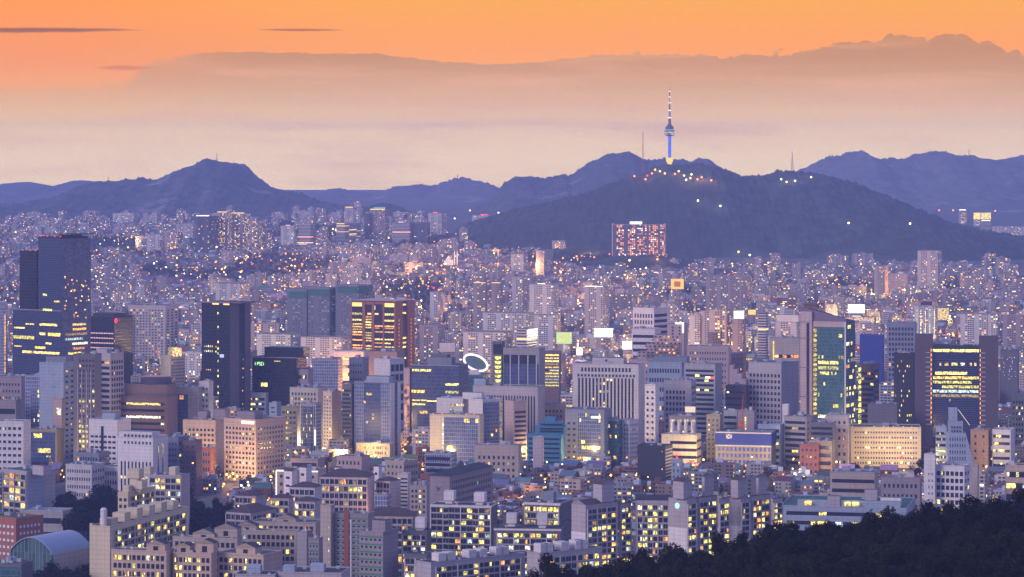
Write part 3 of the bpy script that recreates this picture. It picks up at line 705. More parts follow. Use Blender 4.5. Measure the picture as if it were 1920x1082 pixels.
for x0, x1 in ((658, 677), (721, 739)): pbox(b, 'roof_opening', x0, x1, 569, 576, GOLD, .2); pbox(b, 'lit_window', x0, x1, 588, 592, LIM, .2); pbox(b, 'lit_window', x0, x1, 600, 603, YEL, .2)
pbox(b, 'roof_opening', 692, 709, 572, 590, GLASS, .15); pbox(b, 'lit_window', 697, 703, 574, 582, WHI, .3); pbox(b, 'lit_window', 688, 695, 588, 591, GOLD, .3); pbox(b, 'lit_window', 702, 709, 588, 591, GOLD, .3)
for x0, x1 in ((656, 658.4), (678.2, 683.8), (696.5, 701.5), (717.5, 720.5)): pbox(b, 'pier', x0, x1, 567, 748, wall('brk'), .9)
for f0, f1 in ((-.5, -.12), (.12, .5)): face_box(b, 'S', 'pier', f0 * b.d, f1 * b.d, 0, b.h + 1, wall('brk'), 1.2)
face_box(b, 'S', 'window_bay', -.1 * b.d, .1 * b.d, 0, b.h, MATS['deep_glass'], .1)
for y in (571, 587, 634, 643, 651, 672, 700): face_box(b, 'S', 'lit_window', -.09 * b.d, .09 * b.d, fz(b, y + 3), fz(b, y), YEL, .2)
for f in (-.31, .31):
    for y in range(600, 742, 7): face_box(b, 'S', 'slit_light', f * b.d - .35, f * b.d + .35, fz(b, y + 3), fz(b, y), AMBER, 1.3)
rf = MB()
for i in range(16):
    x = -b.W2 + i * b.w / 15; rf.tube((x, -b.D2 - 1, b.h + 1.2), (x, b.D2 + 1, b.h + 1.2), .3, 5)
for i in range(8):
    y = -b.D2 + i * b.d / 7; rf.tube((-b.W2 - 1, y, b.h + 1.5), (b.W2 + 1, y, b.h + 1.5), .3, 5)
rf.build('roof_grille', mat('grille_metal', (.4, .28, .26), .5), b.root); MB().box(-b.W2, b.W2, -b.D2, b.D2, b.h, b.h + .4).build('roof', roofm('brown'), b.root)

b = bld('black glass office with green neon lettering and yellow window', 471, 556, 571, 672, 800, 16, 'gl_black', 'dark', ('c', 'gl_black', 12, 9, .03), ref='the black office with green neon')
xbox(b, 'upper_block', 494, 569, 652, 671, 1, b.d * .7, CUR['gl_black'], roofm('teal'))
lits(b, [(513, 525, 677.5, 682)], GOLD)
sg = MB(); H = 5.5 * b.s
for i, gl in enumerate(('I', 'P', 'S', 'C', 'I')):
    x = i * H * .75
    st = {'I': [((0, 0), (0, 1))], 'P': [((0, 0), (0, 1)), ((0, 1), (.45, 1)), ((.45, 1), (.45, .5)), ((.45, .5), (0, .5))], 'S': [((.45, 1), (0, 1)), ((0, 1), (0, .5)), ((0, .5), (.45, .5)), ((.45, .5), (.45, 0)), ((.45, 0), (0, 0))], 'C': [((.45, 1), (0, 1)), ((0, 1), (0, 0)), ((0, 0), (.45, 0))]}[gl]
    for p, q in st: sg.tube((x + p[0] * H, -.3, p[1] * H), (x + q[0] * H, -.3, q[1] * H), .38, 5)
place(b, 'F', sg.mesh('neon_sign', [GREENL]), fu(b, 477), fz(b, 686), 'neon_sign', .4)

b = bld('blue glass office with trapezoid roof pavilion and lit strips', 770, 860, 877, 687, 840, 16, 'gl_blue', 'dark', rooftop=False, ref='the blue glass office with the roof pavilion')
xbox(b, 'roof_pavilion', 800, 846, 672, 687, 6, 14, wall('gbl'), roofm('grey')); xbox(b, 'roof_pavilion_top', 808, 838, 666, 672, 8, 10, wall('dgr'), roofm('teal'))
lits(b, [(772, 808, 693.5, 698), (835, 860, 719, 723), (771, 796, 733, 738), (835, 860, 733.5, 738), (772, 800, 751, 753), (772, 797, 757.5, 761), (800, 825, 752, 754), (786, 801, 772, 777), (772, 776, 760, 762)])

b = bld('office crowned by huge tilted glowing white ring', 868, 906, 916, 704, 775, 16, 'gl_teal', 'dark', rooftop=False, ref='the office with the glowing ring')
rg = MB(); cx0, cz0 = fu(b, 889), fz(b, 681)
N = 40; pts = []
for i in range(N):
    t_ = 2 * math.pi * i / N; ex, ez = 24 * math.cos(t_), 13.5 * math.sin(t_); r_ = math.radians(-22)
    pts.append(Vector((cx0 + (ex * math.cos(r_) - ez * math.sin(r_)) * b.s, -b.D2 + 6, cz0 + (ex * math.sin(r_) + ez * math.cos(r_)) * b.s)))
for i in range(N): rg.tube(pts[i], pts[(i + 1) % N], 1.25, 7)
ri = rg.build('light_ring', glow('ring_light', (1, .92, .84), 1.8), b.root)
pa = MB(); pa.face([p + Vector((0, .8, 0)) for p in pts]); pa.face([p + Vector((0, 2.4, 0)) for p in reversed(pts)])
pa.build('ring_glass', CUR['gl_teal'], b.root)
xbox(b, 'ring_neck', 880, 898, 694, 704, 4, 6, WHITEL and wall('wht'), roofm('pale')); 
for i in range(12):
    pass
b = bld('dark slab with stack of yellow half-round balconies', 923, 941, 946, 642, 850, 16, 'dgr', 'dark', ref='the slab with yellow balconies', name='office_tower')
pbox(b, 'glass_slot', 925, 941, 645, 665, GLASS, .1)
for k in range(7):
    y = 666 + k * 8.6; m_ = MB(); m_.lathe([(.2, -2.6), (2.2, -2.4), (3.4, 0), (.2, .2)], 14)
    o = m_.build('lit_balcony', LIM, b.root, True); o.location = (fu(b, 934), -b.D2 - .4, fz(b, y + 3))
b = bld('dark ribbed tower with grey scalloped crown and white vertical lines', 943, 1011, 1022, 655, 852, 16, 'gry', 'grey', ('c', 'gl_blue', 8, 14, .0, {'px': (944, 1010, 683, 850)}), name='office_tower', ref='the tower with the scalloped crown')
for x in (957, 973, 990, 1006): pbox(b, 'white_rib', x - .7, x + .7, 668, 850, wall('wht'), .8)
for x0, x1 in ((944, 956), (958, 972), (974, 989), (991, 1005)): pbox(b, 'crown_recess', x0 + .5, x1 - .5, 666, 683, GLASS, .4)
bld('small office with bright orange lit floors beside scalloped tower', 1021, 1049, 1052, 660, 770, 12, 'brn', 'grey', ('r', 11, .55, .97, {'pal': 'y', 'seg': 3, 'r': (.03, .97, .4, .97)}))
b = bld('lilac office with close vertical ribs and plain end wall', 886, 1008, 1022, 727, 860, 18, 'lil', 'grey', ('v', 22, .5, .0, {'r': (.02, .97, .02, .88)}), ref='the close ribbed lilac office')
xbox(b, 'rooftop_box', 888, 910, 714, 726, 8, 10, wall('sky'))
bld('narrow white office with blank wall and brown ribbon windows', 947, 963, 988, 754, 880, 58, 'pnk', 'teal', None, ('r', 12, .5, .05, {'r': (.1, .92, .05, .88), 'seg': 4}))
b = bld('white hospital wing with grid glass end and lit right edge', 878, 905, 942, 751, 875, 50, 'wht', 'teal', None, ('c', 'gl_grid', 8, 14, .03, {'r': (0, .82, .03, .97)}))
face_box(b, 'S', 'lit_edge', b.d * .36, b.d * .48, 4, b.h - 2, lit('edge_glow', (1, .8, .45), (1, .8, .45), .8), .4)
b = bld('white low block with L shaped lit windows behind hotel', 818, 868, 880, 749, 870, 18, 'wht', 'pale', ('g', 7, 1, .7, 1, 1, {'px': (843, 871, 757, 762)}))
xbox(b, 'rooftop_box', 867, 903, 736, 749, 3, 9, wall('wht')); fac(b, 'F', 'g', 2, 5, .6, .6, .9, {'px': (843, 851, 757, 780)})
b = bld('cream walled hotel with grid glass front and planted roof', 805, 899, 907, 780, 888, 14, 'crm', 'green', ('c', 'gl_grid', 12, 8, .07, {'px': (832, 897, 783, 886)}), cat='hotel', name='hotel', ref='the cream hotel with the glass grid')
lits(b, [(829.2, 831.5, 784 + 6 * k, 788 + 6 * k) for k in range(15)], WHI)
for x in (811, 828, 873, 888): xbox(b, 'roof_lamp', x - .7, x + .7, 777, 778.5, 1, 1, AMBER, AMBER)

b = bld('blue glass tower with white mullion side bays', 663, 731, 749, 719, 862, 20, 'gl_blue', 'grey', name='office_tower', ref='the blue glass tower with mullions', S_=None)
fac(b, 'F', 'c', 'gl_grid', 5, 16, .03, {'px': (663.3, 681, 720, 858)}); fac(b, 'F', 'c', 'gl_grid', 5, 16, .02, {'px': (714, 730.6, 720, 858)})
fac(b, 'F', 'c', 'gl_blue', 8, 18, .05, {'px': (681.5, 713.5, 721, 858)})
face_box(b, 'S', 'white_panel', -b.d / 2, -b.d * .08, 1, b.h, wall('wht'), .35); fac(b, 'S', 'g', 1, 15, .5, .5, .05, {'r': (.12, .32, .03, .98)})
face_box(b, 'S', 'white_panel', b.d * .2, b.d / 2, 1, b.h, wall('wht'), .35); fac(b, 'S', 'g', 1, 15, .5, .5, .05, {'r': (.72, .96, .03, .98)})
xbox(b, 'crown_block', 686, 729, 706.5, 719, 2, 12, wall('sky'), roofm('grey')); pbox(b, 'green_sign', 691, 700, 781, 784, GREENL)
bld('cream lit podium with small square windows under blue tower', 666, 731, 738, 834, 866, 18, 'crm', 'grey', ('g', 18, 3, .5, .55, .5), cat='shop building', name='shop_building')
bld('slim grey glass office left of blue mullion tower', 641, 659, 664, 722, 860, 18, 'dgr', 'grey', ('r', 16, .55, .06))
bld('beige tower with small square windows and floodlit blank wall', 605, 622, 639, 736, 855, 42, 'bei', 'grey', ('g', 3, 16, .5, .5, .05), None, ref='the beige tower with the blank wall')
bld('grey office with sky lobby frame left of beige tower', 542, 596, 612, 729, 850, 18, 'gry', 'grey', ('g', 8, 12, .6, .6, .05))
bld('olive grey office with a column of large lit windows', 526, 557, 562, 764, 862, 16, 'olv', 'dark', ('g', 4, 9, .7, .5, .02, {'cols': {1: .7}, 'pal': 'l'}))
b = bld('curtain glass office with white fins and bright vertical sign', 563, 592, 601, 758, 866, 20, 'gl_pale', 'dark', ('v', 9, .55, .12, {'ny': 8, 'pal': 'l'}))
pbox(b, 'vertical_sign', 590, 592, 806, 835, WHITEL, .8)
b = bld('pale office with lit pavilion roof and purple lamps', 459, 498, 509, 738, 800, 16, 'wht', 'pale', ('r', 3, .5, .4, {'r': (.05, .95, .45, .9)}))
bld('narrow sky blue block with dark window slots', 504, 519, 526, 757, 830, 18, 'sky', 'pale', ('g', 1, 8, .5, .3, .0))
bld('stepped brick and white office with large bay windows', 537, 578, 586, 694, 800, 15, 'mau', 'pale', ('g', 4, 6, .7, .45, .15))
bld('pale grid fronted building with pink lit sign', 584, 634, 641, 675, 770, 14, 'gl_pale', 'pale', cat='shop building', name='shop_building')
bld('white hall with lit canopy roof left of red tower', 622, 682, 692, 661, 760, 14, 'wht', 'pale', ('r', 6, .4, .4, {'seg': 4}), name='event_hall', cat='hall')
bld('dark blue grey block with brick base', 654, 680, 690, 673, 790, 16, 'gbl', 'grey', ('g', 5, 8, .5, .4, .05))
bld('long low dark green roofed hall before red tower', 690, 744, 757, 661, 765, 18, 'dgr', 'green', name='event_hall', cat='hall')
bld('white blank cube building with open steel frame side', 700, 731, 757, 675, 800, 40, 'wht', 'pale', None, ('g', 3, 6, .8, .7, .05))
b = bld('narrow facade glowing pink beside blue glass office', 757, 768, 771, 692, 838, 12, 'pnk', 'grey')
pbox(b, 'lit_wall', 758, 768, 720, 836, lit('pink_wall', (1, .45, .30), (1, .5, .35), .9, .2), .2)

# left edge towards the front
b = bld('slim lilac slat tower with orange lit edge at picture edge', -14, 9, 12, 576, 760, 10, 'gl_pale', 'grey', name='office_tower'); pbox(b, 'orange_edge', 9, 10, 590, 700, ORA, .4)
b = bld('dark brown tower with rows of yellow square windows', 136, 178, 186, 666, 885, 14, 'dgr', 'grey', name='office_tower', ref='the brown tower with yellow windows')
fac(b, 'F', 'g', 5, 22, .62, .55, .10, {'px': (146, 178, 672, 880), 'rows': {8: 1, 9: .7, 12: .8, 13: .9, 14: 1, 15: .7, 16: .9, 18: .6, 19: .9, 20: .8}, 'pal': 'y'})
for x in (145, 153, 162, 170): pbox(b, 'rib', x - .7, x + .7, 695, 880, wall('lil'), .6)
b = bld('white gridded apartment tower with ribbon windows on left face', 172, 207, 228, 664, 870, 32, 'lil', 'pale', ('r', 17, .5, .1, {'pal': 'l', 'seg': 3}), ('g', 5, 17, .62, .6, .04), name='apartment_block', cat='apartment block')
xbox(b, 'rooftop_box', 176, 198, 655, 664, 5, 8, wall('lil'))
b = bld('plain lilac slab with windowed right flank and stepped roof box', 71, 119, 135, 682, 875, 20, 'sky', 'grey', ('g', 1, 3, .25, .05, .0, {'r': (.4, .8, .6, .95)}), ('g', 2, 17, .45, .4, .15, {'pal': 'y'}), ref='the plain lilac slab')
xbox(b, 'rooftop_box', 82, 122, 670, 682, 6, 12, wall('gbl'))
bld('pale glass office full of small reflections and lights', 46, 90, 96, 706, 860, 10, 'gl_pale', 'teal', ('c', 'gl_grid', 12, 14, .1, {'pal': 'w', 'r': (.25, .97, .02, .85)}))
bld('dark purple block with violet lights at left edge', -6, 40, 52, 708, 850, 14, 'mau', 'grey', ('g', 7, 10, .5, .4, .04))
bld('grey block with single dark ribbon above white offices', -8, 30, 36, 752, 865, 14, 'mau', 'pale', ('r', 1, .6, 0, {'r': (.1, .95, .75, .9)}))
b = bld('narrow pink grey annex with bright screen', 98, 116, 119, 749, 880, 10, 'pnk', 'grey'); pbox(b, 'screen', 106, 114, 765, 778, WHI, .3)
b = bld('brown stepped office with dark curved top and lit floors', 214, 313, 328, 746, 870, 16, 'brn', 'dark', ('r', 9, .4, .05, {'rows': {0: (.18, .9), 2: (.15, .93)}, 'seg': 12, 'pal': 'y'}), ref='the brown stepped office')
xbox(b, 'middle_tier', 231, 313, 722, 746, 4, b.d * .8, wall('brn'), roofm('dark')); 
m_ = MB(); m_.lathe([(30 * b.s, 0), (30 * b.s, 12 * b.s), (27 * b.s, 14 * b.s), (.1, 15 * b.s)], 24); o = m_.build('curved_top', mat('top_glass', (.06, .05, .09), .25), b.root); o.location = (fu(b, 279), 4, fz(b, 722))
b = bld('grey office with dark glass grid beside brown stepped office', 318, 372, 380, 728, 862, 14, 'gry', 'grey', ('c', 'gl_blue', 10, 10, .03, {'px': (325, 352, 740, 860)}))
pbox(b, 'green_sign', 327, 336, 757, 760, GREENL)
bld('slim white tower with two window columns and lit top', 372, 392, 398, 717, 860, 16, 'wh2', 'pale', ('g', 2, 12, .5, .45, .1, {'r': (.3, .95, .05, .95)}))
b = bld('white office block with paired windows and central dark slot', 164, 220, 239, 789, 905, 20, 'wht', 'pale', ('g', 6, 8, .72, .42, .02, {'skip': (), 'r': (.04, .96, .08, .78)}), ('g', 6, 7, .6, .42, .02, {'r': (.05, .95, .1, .85)}), ref='the white office with the dark slot')
pbox(b, 'slot_window', 188, 193, 800, 900, GLASS, .4); xbox(b, 'rooftop_box', 188, 214, 776, 789, 6, 10, wall('sky'))
b = bld('white court building with tall dark vertical windows', 217, 287, 309, 822, 940, 22, 'wht', 'pale', ('v', 9, .42, .0, {'r': (.06, .97, .03, .62), 'ny': 8, 'rows': {3: .9}}), ('v', 2, .25, .02, {'r': (.2, .8, .1, .9)}), ref='the white office with tall windows')
xbox(b, 'upper_tier', 219, 285, 811, 822, 1, 14, wall('wht'), roofm('pale')); fac(b, 'F', 'g', 8, 2, .45, .4, .0, {'px': (228, 285, 812, 838)})
bld('pale blue tall office with sliding windows at left edge', -10, 44, 52, 792, 905, 12, 'wht', 'teal', ('g', 5, 8, .62, .4, .10, {'pal': 'l'}), name='office_building')
bld('low olive glass office with long yellow window', 50, 106, 115, 807, 885, 14, 'olv', 'green', ('c', 'gl_blue', 6, 5, .05, {'rows': {2: (.4, .9)}, 'pal': 'y'}))
bld('long white school block with small windows', 120, 172, 191, 874, 940, 22, 'wh2', 'teal', ('g', 10, 4, .5, .45, .04), ('g', 5, 4, .5, .45, .1), name='school', cat='school')
bld('grey blue terrace block with roof garden', 140, 185, 200, 851, 915, 20, 'gbl', 'green', ('g', 8, 4, .6, .5, .06), ('g', 4, 4, .6, .5, .2))
bld('low white annex beside court building', 190, 255, 268, 878, 935, 18, 'wht', 'pale', ('g', 12, 3, .5, .45, .0))
bld('grey stepped office with sky box above white houses', 302, 334, 352, 822, 930, 24, 'gbl', 'grey', ('g', 5, 9, .45, .42, .05), ('g', 4, 9, .5, .42, .1))
bld('dark brown slab behind stepped grey office', 335, 368, 376, 828, 930, 16, 'brn', 'dark', ('g', 3, 9, .4, .3, .03))
bld('brick and white chequered house', 373, 395, 402, 842, 905, 18, 'brk', 'pale', ('g', 4, 4, .7, .6, .1, {'pale': 1}), name='house', cat='house')
b = bld('peach hotel with floodlit facade and white roof sign', 416, 480, 528, 789, 905, 34, 'pea', 'grey', ('g', 9, 11, .55, .52, .22, {'pal': 'y', 'r': (.04, .97, .03, .9)}), ('g', 9, 11, .5, .5, .04, {'r': (.04, .96, .03, .9)}), name='hotel', cat='hotel', ref='the peach hotel', prot=.9)
pbox(b, 'roof_sign', 452, 476, 790.5, 795.5, WHITEL, .5); xbox(b, 'rooftop_house', 440, 475, 775, 789, 10, 12, wall('mau'), roofm('grey')); xbox(b, 'cornice', 415.5, 480, 796, 798, -.8, 1, wall('crm'))
b = bld('lower peach hotel wing with balconies and blank side', 341, 404, 417, 790, 890, 16, 'pea', 'grey', ('g', 8, 9, .6, .52, .2, {'pal': 'y', 'r': (.04, .97, .03, .88)}), name='hotel', cat='hotel', ref='the lower peach hotel wing')
xbox(b, 'rooftop_house', 368, 385, 774, 790, 8, 10, wall('mau')); xbox(b, 'rooftop_house', 398, 420, 770, 790, 14, 12, wall('mau'))
# ---------------------------------------------------------------- centre and right of the city
b = bld('broad white ribbed office with tall dark window slots', 1074, 1197, 1210, 685, 858, 14, 'wh2', 'grey', name='office_tower', ref='the broad white ribbed office')
fac(b, 'F', 'g', 15, 1, .6, .85, .0, {'px': (1089, 1184, 690, 699)}); fac(b, 'F', 'g', 17, 1, .62, .9, .0, {'px': (1082, 1192, 703, 708)})
fac(b, 'F', 'v', 16, .5, .0, {'px': (1083, 1190, 710, 856), 'ny': 20, 'rows': {0: (.5, .62), 1: (.3, .5), 3: (.35, .55), 5: (.22, .3), 6: (.42, .52), 7: (.4, .52)}})
xbox(b, 'rooftop_box', 1111, 1170, 672.5, 685, 5, 14, wall('wh2')); pbox(b, 'vent', 1135, 1139, 675, 679, GLASS)
bld('slim white tower with two columns of dark square windows', 1209, 1229, 1236, 723, 862, 18, 'wht', 'pale', ('g', 2, 11, .42, .42, .02))
b = bld('blue white office with slanted shoulders and flat roof box', 1214, 1278, 1289, 681, 800, 14, 'sky', 'pale', ('g', 12, 6, .62, .45, .05, {'rows': {4: (0, 5)}}), ref='the blue white office')
xbox(b, 'roof_box', 1226, 1288, 669, 681, 2, 14, wall('gbl'), roofm('blue'))
bld('lilac office with square window grid before green striped office', 1245, 1296, 1308, 715, 845, 16, 'lil', 'blue', ('g', 6, 10, .6, .6, .0, {'r': (.06, .8, .05, .88)}), ('g', 3, 10, .5, .5, .0), ref='the lilac office with square windows')
b = bld('green grey office with horizontal bands and plain side pillar', 1284, 1341, 1357, 684, 835, 20, 'ltg', 'grey', ('r', 15, .5, .05, {'pal': 'l'}), ref='the green banded office')
pbox(b, 'red_sign', 1333, 1340, 706.5, 709.5, REDL, .3); pbox(b, 'white_sign', 1323, 1332, 706.5, 709.5, WHITEL, .3)
b = bld('pink stepped hotel tower with small orange windows', 1180, 1278, 1291, 676, 760, 12, 'pnk', 'grey', ('g', 14, 6, .45, .4, .28, {'pal': 'o'}), name='hotel', cat='hotel', ref='the pink stepped hotel')
for x0, x1, y in ((1196, 1278, 660), (1212, 1278, 645), (1226, 1278, 629), (1252, 1282, 608)): xbox(b, 'stepped_tier', x0, x1, y, 677, 0.3 if y < 620 else 0, b.d * .8, wall('pnk'), roofm('grey'))
for j, y in enumerate((632, 638, 644, 650, 656, 662, 668)):
    for x in range(1200 + max(0, (5 - j) * 6), 1276, 8):
        pbox(b, 'window', x - 1.5, x + 1.5, y - 1.3, y + 1.3, ORA if random.random() < .35 else GLASS, .5)
for y in (614, 620, 626): [pbox(b, 'window', x - 1.3, x + 1.3, y - 1.3, y + 1.3, GLASS, .7) for x in (1261, 1274)]
pbox(b, 'corner_light', 1279.5, 1282, 606, 624, WHITEL, .8); pbox(b, 'roof_sign', 1266, 1282, 604.5, 607.5, WHITEL, .8)
b = bld('long pink hotel wing stepping down to the right', 1289, 1366, 1374, 651, 765, 10, 'pnk', 'grey', ('g', 15, 9, .45, .4, .12, {'pal': 'o'}), name='hotel', cat='hotel')
for x0, x1, y in ((1366, 1374, 684), (1374, 1382, 692), (1382, 1390, 700), (1390, 1397, 710)): xbox(b, 'stepped_tier', x0, x1, y, 765, 1, b.d * .7, wall('pnk'), roofm('grey'))
bld('dark brown block with warm lit edge behind pink wing', 1366, 1394, 1401, 664, 750, 16, 'brn', 'dark', ('g', 4, 8, .4, .4, .03))
bld('white office with black square windows and ribbon flank', 1188, 1226, 1254, 579, 735, 34, 'wht', 'pale', ('g', 7, 3, .55, .62, .0, {'r': (.04, .96, .72, .95)}), ('r', 13, .5, .08, {'seg': 3}), ref='the white office with black windows')
bld('broad white ribbon window office below black windowed office', 1185, 1228, 1241, 618, 750, 18, 'wht', 'pale', ('r', 9, .42, .02))
bld('grey grid faced office with dark square windows in rows', 1406, 1465, 1503, 682, 830, 32, 'lil', 'grey', ('g', 9, 11, .6, .55, .01, {'r': (.02, .98, .05, .88), 'rows': {9: .6}}), ref='the grid faced grey office')
b = bld('beige frame office with tall columns and lit corner', 1443, 1499, 1505, 635, 770, 10, 'bei', 'grey', ('r', 8, .5, .2, {'r': (.18, .98, .05, .8)})); pbox(b, 'lit_column', 1450, 1452.5, 640, 690, YEL, .5)
bld('dark brown cube office between grey offices', 1361, 1398, 1407, 725, 830, 18, 'brn', 'dark', ('r', 8, .3, .02))
# the green tower with the slanted roof
b = bld('tall green glass tower with slanted roof and stone pylon', 1504, 1586, 1609, 604, 845, 24, 'gl_teal', 'none', name='skyscraper', cat='skyscraper', ref='the green tower with the slanted roof')
m_ = MB(); x0, x1 = fu(b, 1504), b.W2
za, zb = fz(b, 577), fz(b, 597)
m_.prism([(x0, -b.D2 + .5), (x1, -b.D2 + .5), (x1, b.D2 - .5), (x0, b.D2 - .5)], b.h, [za, zb, zb - 4, za - 2], 0, 1)
m_.build('slanted_roof', [mat('roof_stone', (.13, .10, .15), .5), roofm('dark')], b.root)
xbox(b, 'roof_slab', 1506, 1541, 570.5, 573, 3, 10, wall('brn'), roofm('dark')); xbox(b, 'roof_stem', 1511, 1535, 573, 580, 5, 6, wall('brn'))
xbox(b, 'stone_pylon', 1503, 1524, 585, 842, -3, 12, wall('pnk'), roofm('grey')); 
pbox(b, 'pylon_slot', 1517, 1522, 607, 842, GLASS, 3.2)
for y in (604.5, 635, 690, 745): pbox(b, 'pylon_joint', 1503, 1524, y, y + 1.2, wall('dgr'), 3.3)
pbox(b, 'stone_frame', 1524, 1585, 603.5, 614, wall('pnk'), .8); pbox(b, 'stone_frame', 1524, 1529, 614, 842, wall('pnk'), .8); pbox(b, 'steel_edge', 1584, 1586.3, 604, 842, wall('wht'), 1.0)
fac(b, 'F', 'c', 'gl_teal', 14, 22, .03, {'px': (1536, 1583, 615, 838), 'pal': 'l', 'rows': {5: .3, 6: (.0, .75), 7: (.0, .75), 8: .3, 16: (0, .8), 17: (.1, .8)}})
for k in range(19):
    y = 621 + k * 9.2; m_ = MB(); m_.lathe([(.1, -.5), (3.4 * b.s, -.4), (3.4 * b.s, .4), (.1, .5)], 16)
    o = m_.build('round_light', lit('round_glow', (1, .78, .12), (1, .72, .10), 1.25), b.root); o.location = (fu(b, 1531.5), -b.D2 - 1, fz(b, y)); o.rotation_euler = (math.pi / 2, 0, 0)
fac(b, 'S', 'c', 'gl_teal', 6, 22, .04, {'r': (.02, .98, .02, .98), 'pal': 'l', 'rows': {6: .7, 7: .3, 11: .8, 12: .6, 14: .5, 16: .8, 17: .7, 18: .8, 19: .9, 20: .8}})
b = bld('brown banded office with yellow lit stairwell glass', 1611, 1638, 1651, 684, 830, 30, 'brn', 'grey', ('r', 13, .5, .04, {'seg': 4, 'r': (.2, 1, .03, .92)}), ('r', 13, .5, .02, {'seg': 3}))
for k in range(12): pbox(b, 'stair_window', 1611.5, 1616, 690 + k * 11, 698 + k * 11, LIM, .5)
xbox(b, 'rooftop_box', 1622, 1637, 679, 684, 3, 6, wall('sky'))
b = bld('building site wrapped in deep blue tarpaulin', 1613, 1655, 1662, 630, 745, 12, 'net', 'grey', name='wrapped_building', cat='building site', rooftop=False, ref='the blue wrapped building')
bld('grey concrete grid tower behind blue wrapped building', 1664, 1716, 1724, 606, 735, 12, 'gbl', 'grey', ('g', 8, 12, .62, .6, .02))
bld('blank navy screen building under banded office', 1628, 1682, 1690, 760, 865, 12, 'dgr', 'grey', name='cinema', cat='cinema')
b = bld('dark tower with scattered lit windows left of twin pylons', 1677, 1712, 1719, 664, 850, 14, 'drk', 'dark', ('g', 9, 18, .5, .5, .22, {'pal': 'l'}), name='office_tower')
b = bld('dark twin pylon office with lit glass centre and orange rails', 1718, 1871, 1878, 650, 860, 8, 'gl_blue', 'dark', name='office_tower', ref='the twin pylon office', rooftop=False, d=26)
PYL = mat('dark_granite', (.085, .065, .085), .5)
xbox(b, 'pylon', 1718, 1751, 628, 860, -2, 18, PYL, roofm('dark')); xbox(b, 'pylon', 1836, 1871, 631, 860, -2, 18, PYL, roofm('dark'))
pbox(b, 'roof_band', 1751, 1836, 648, 654, wall('drk'), 1.2)
fac(b, 'F', 'c', 'gl_slat', 20, 24, .02, {'px': (1751, 1836, 654, 858), 'pal': 'y', 'rows': {0: (.0, 1), 3: .35, 5: (.05, .75), 6: (0, 1), 7: (.0, .85), 8: (.2, 1), 9: (0, 1), 10: (0, 1)}})
for k in range(16):
    y = 655 + k * 9; pbox(b, 'orange_rail', 1747.5, 1749, y, y + 5, AMBER, 2.4); pbox(b, 'orange_rail', 1838, 1839.3, y, y + 5, AMBER, 2.4)
    pbox(b, 'ledge', 1738, 1748, y + 6, y + 8, wall('lil'), 2.3); pbox(b, 'ledge', 1840, 1848, y + 6, y + 8, wall('lil'), 2.3)
b = bld('office with pink and blue light dots at right edge', 1877, 1908, 1916, 658, 770, 14, 'dgr', 'grey')
for k in range(26): x, y = random.uniform(1879, 1905), random.uniform(668, 715); pbox(b, 'light_dot', x - .5, x + .5, y - .5, y + .5, random.choice((PINKL, BLUEL, BLUEL)), .4)
bld('cream office with square windows at right picture edge', 1898, 1926, 1932, 744, 850, 12, 'crm', 'pale', ('g', 5, 9, .6, .5, .2, {'pal': 'w'}))
# white slanted tower
def slant(xl, xt):
    def f(b, m):
        k = fu(b, xt); m.prism([(-b.W2, -b.D2), (b.W2, -b.D2), (b.W2, b.D2), (-b.W2, b.D2)], 0, b.h * .35, 0, 0)
        n = 10
        for i in range(n):
            z0, z1 = b.h * .35 + b.h * .65 * i / n, b.h * .35 + b.h * .65 * (i + 1) / n
            x = b.W2 + (k - b.W2) * (i + .5) / n; m.box(-b.W2, x, -b.D2, b.D2, z0, z1, 0)
    return f
b = bld('white slanted office with narrow tilted windows', 1777, 1826, 1828, 813, 900, 6, 'sky', 'none', ('g', 7, 6, .4, .55, .0, {'px': (1780, 1812, 818, 890)}), shape=slant(1777, 1811), ref='the white slanted office', d=18)
xbox(b, 'upper_tower', 1779, 1806, 790, 813, 1, 12, wall('sky')); xbox(b, 'tower_peak', 1780, 1796, 766, 790, 2, 10, wall('sky'), wall('sky'))
fac(b, 'F', 'g', 4, 2, .4, .6, .0, {'px': (1783, 1803, 798, 812)})
m_ = MB(); m_.tube((fu(b, 1797), -b.D2 - 1, fz(b, 768)), (fu(b, 1818), -b.D2 - 1, fz(b, 797)), .32, 5); m_.build('lit_rail', glow('soft_rail', (1, .9, .75), .8), b.root)
bld('small blue and white office with lit lower floors', 1755, 1774, 1778, 803, 890, 12, 'sky', 'pale', ('r', 7, .45, .2, {'rows': {3: (0, 1), 5: (0, 1)}, 'pal': 'l'}))
bld('plain orange stucco house with lit roof', 1821, 1853, 1863, 808, 885, 16, 'ora', 'pale', ('g', 2, 5, .25, .4, .05), name='house', cat='house')
bld('white stepped villa with terraces right of orange house', 1862, 1895, 1910, 808, 885, 18, 'wht', 'pale', ('r', 5, .4, .2))
b = bld('long cream apartment slab with floodlit balconies', 1596, 1727, 1733, 803, 878, 5, 'crm', 'green', ('g', 24, 7, .6, .42, .08, {'pal': 'y', 'pale': 1}), name='apartment_block', cat='apartment block', ref='the long cream slab', prot=.95)
for x in (1600, 1640, 1658, 1676, 1694, 1710): xbox(b, 'roof_lamp', x - .8, x + .8, 800, 801.6, 1, 1, AMBER, AMBER)
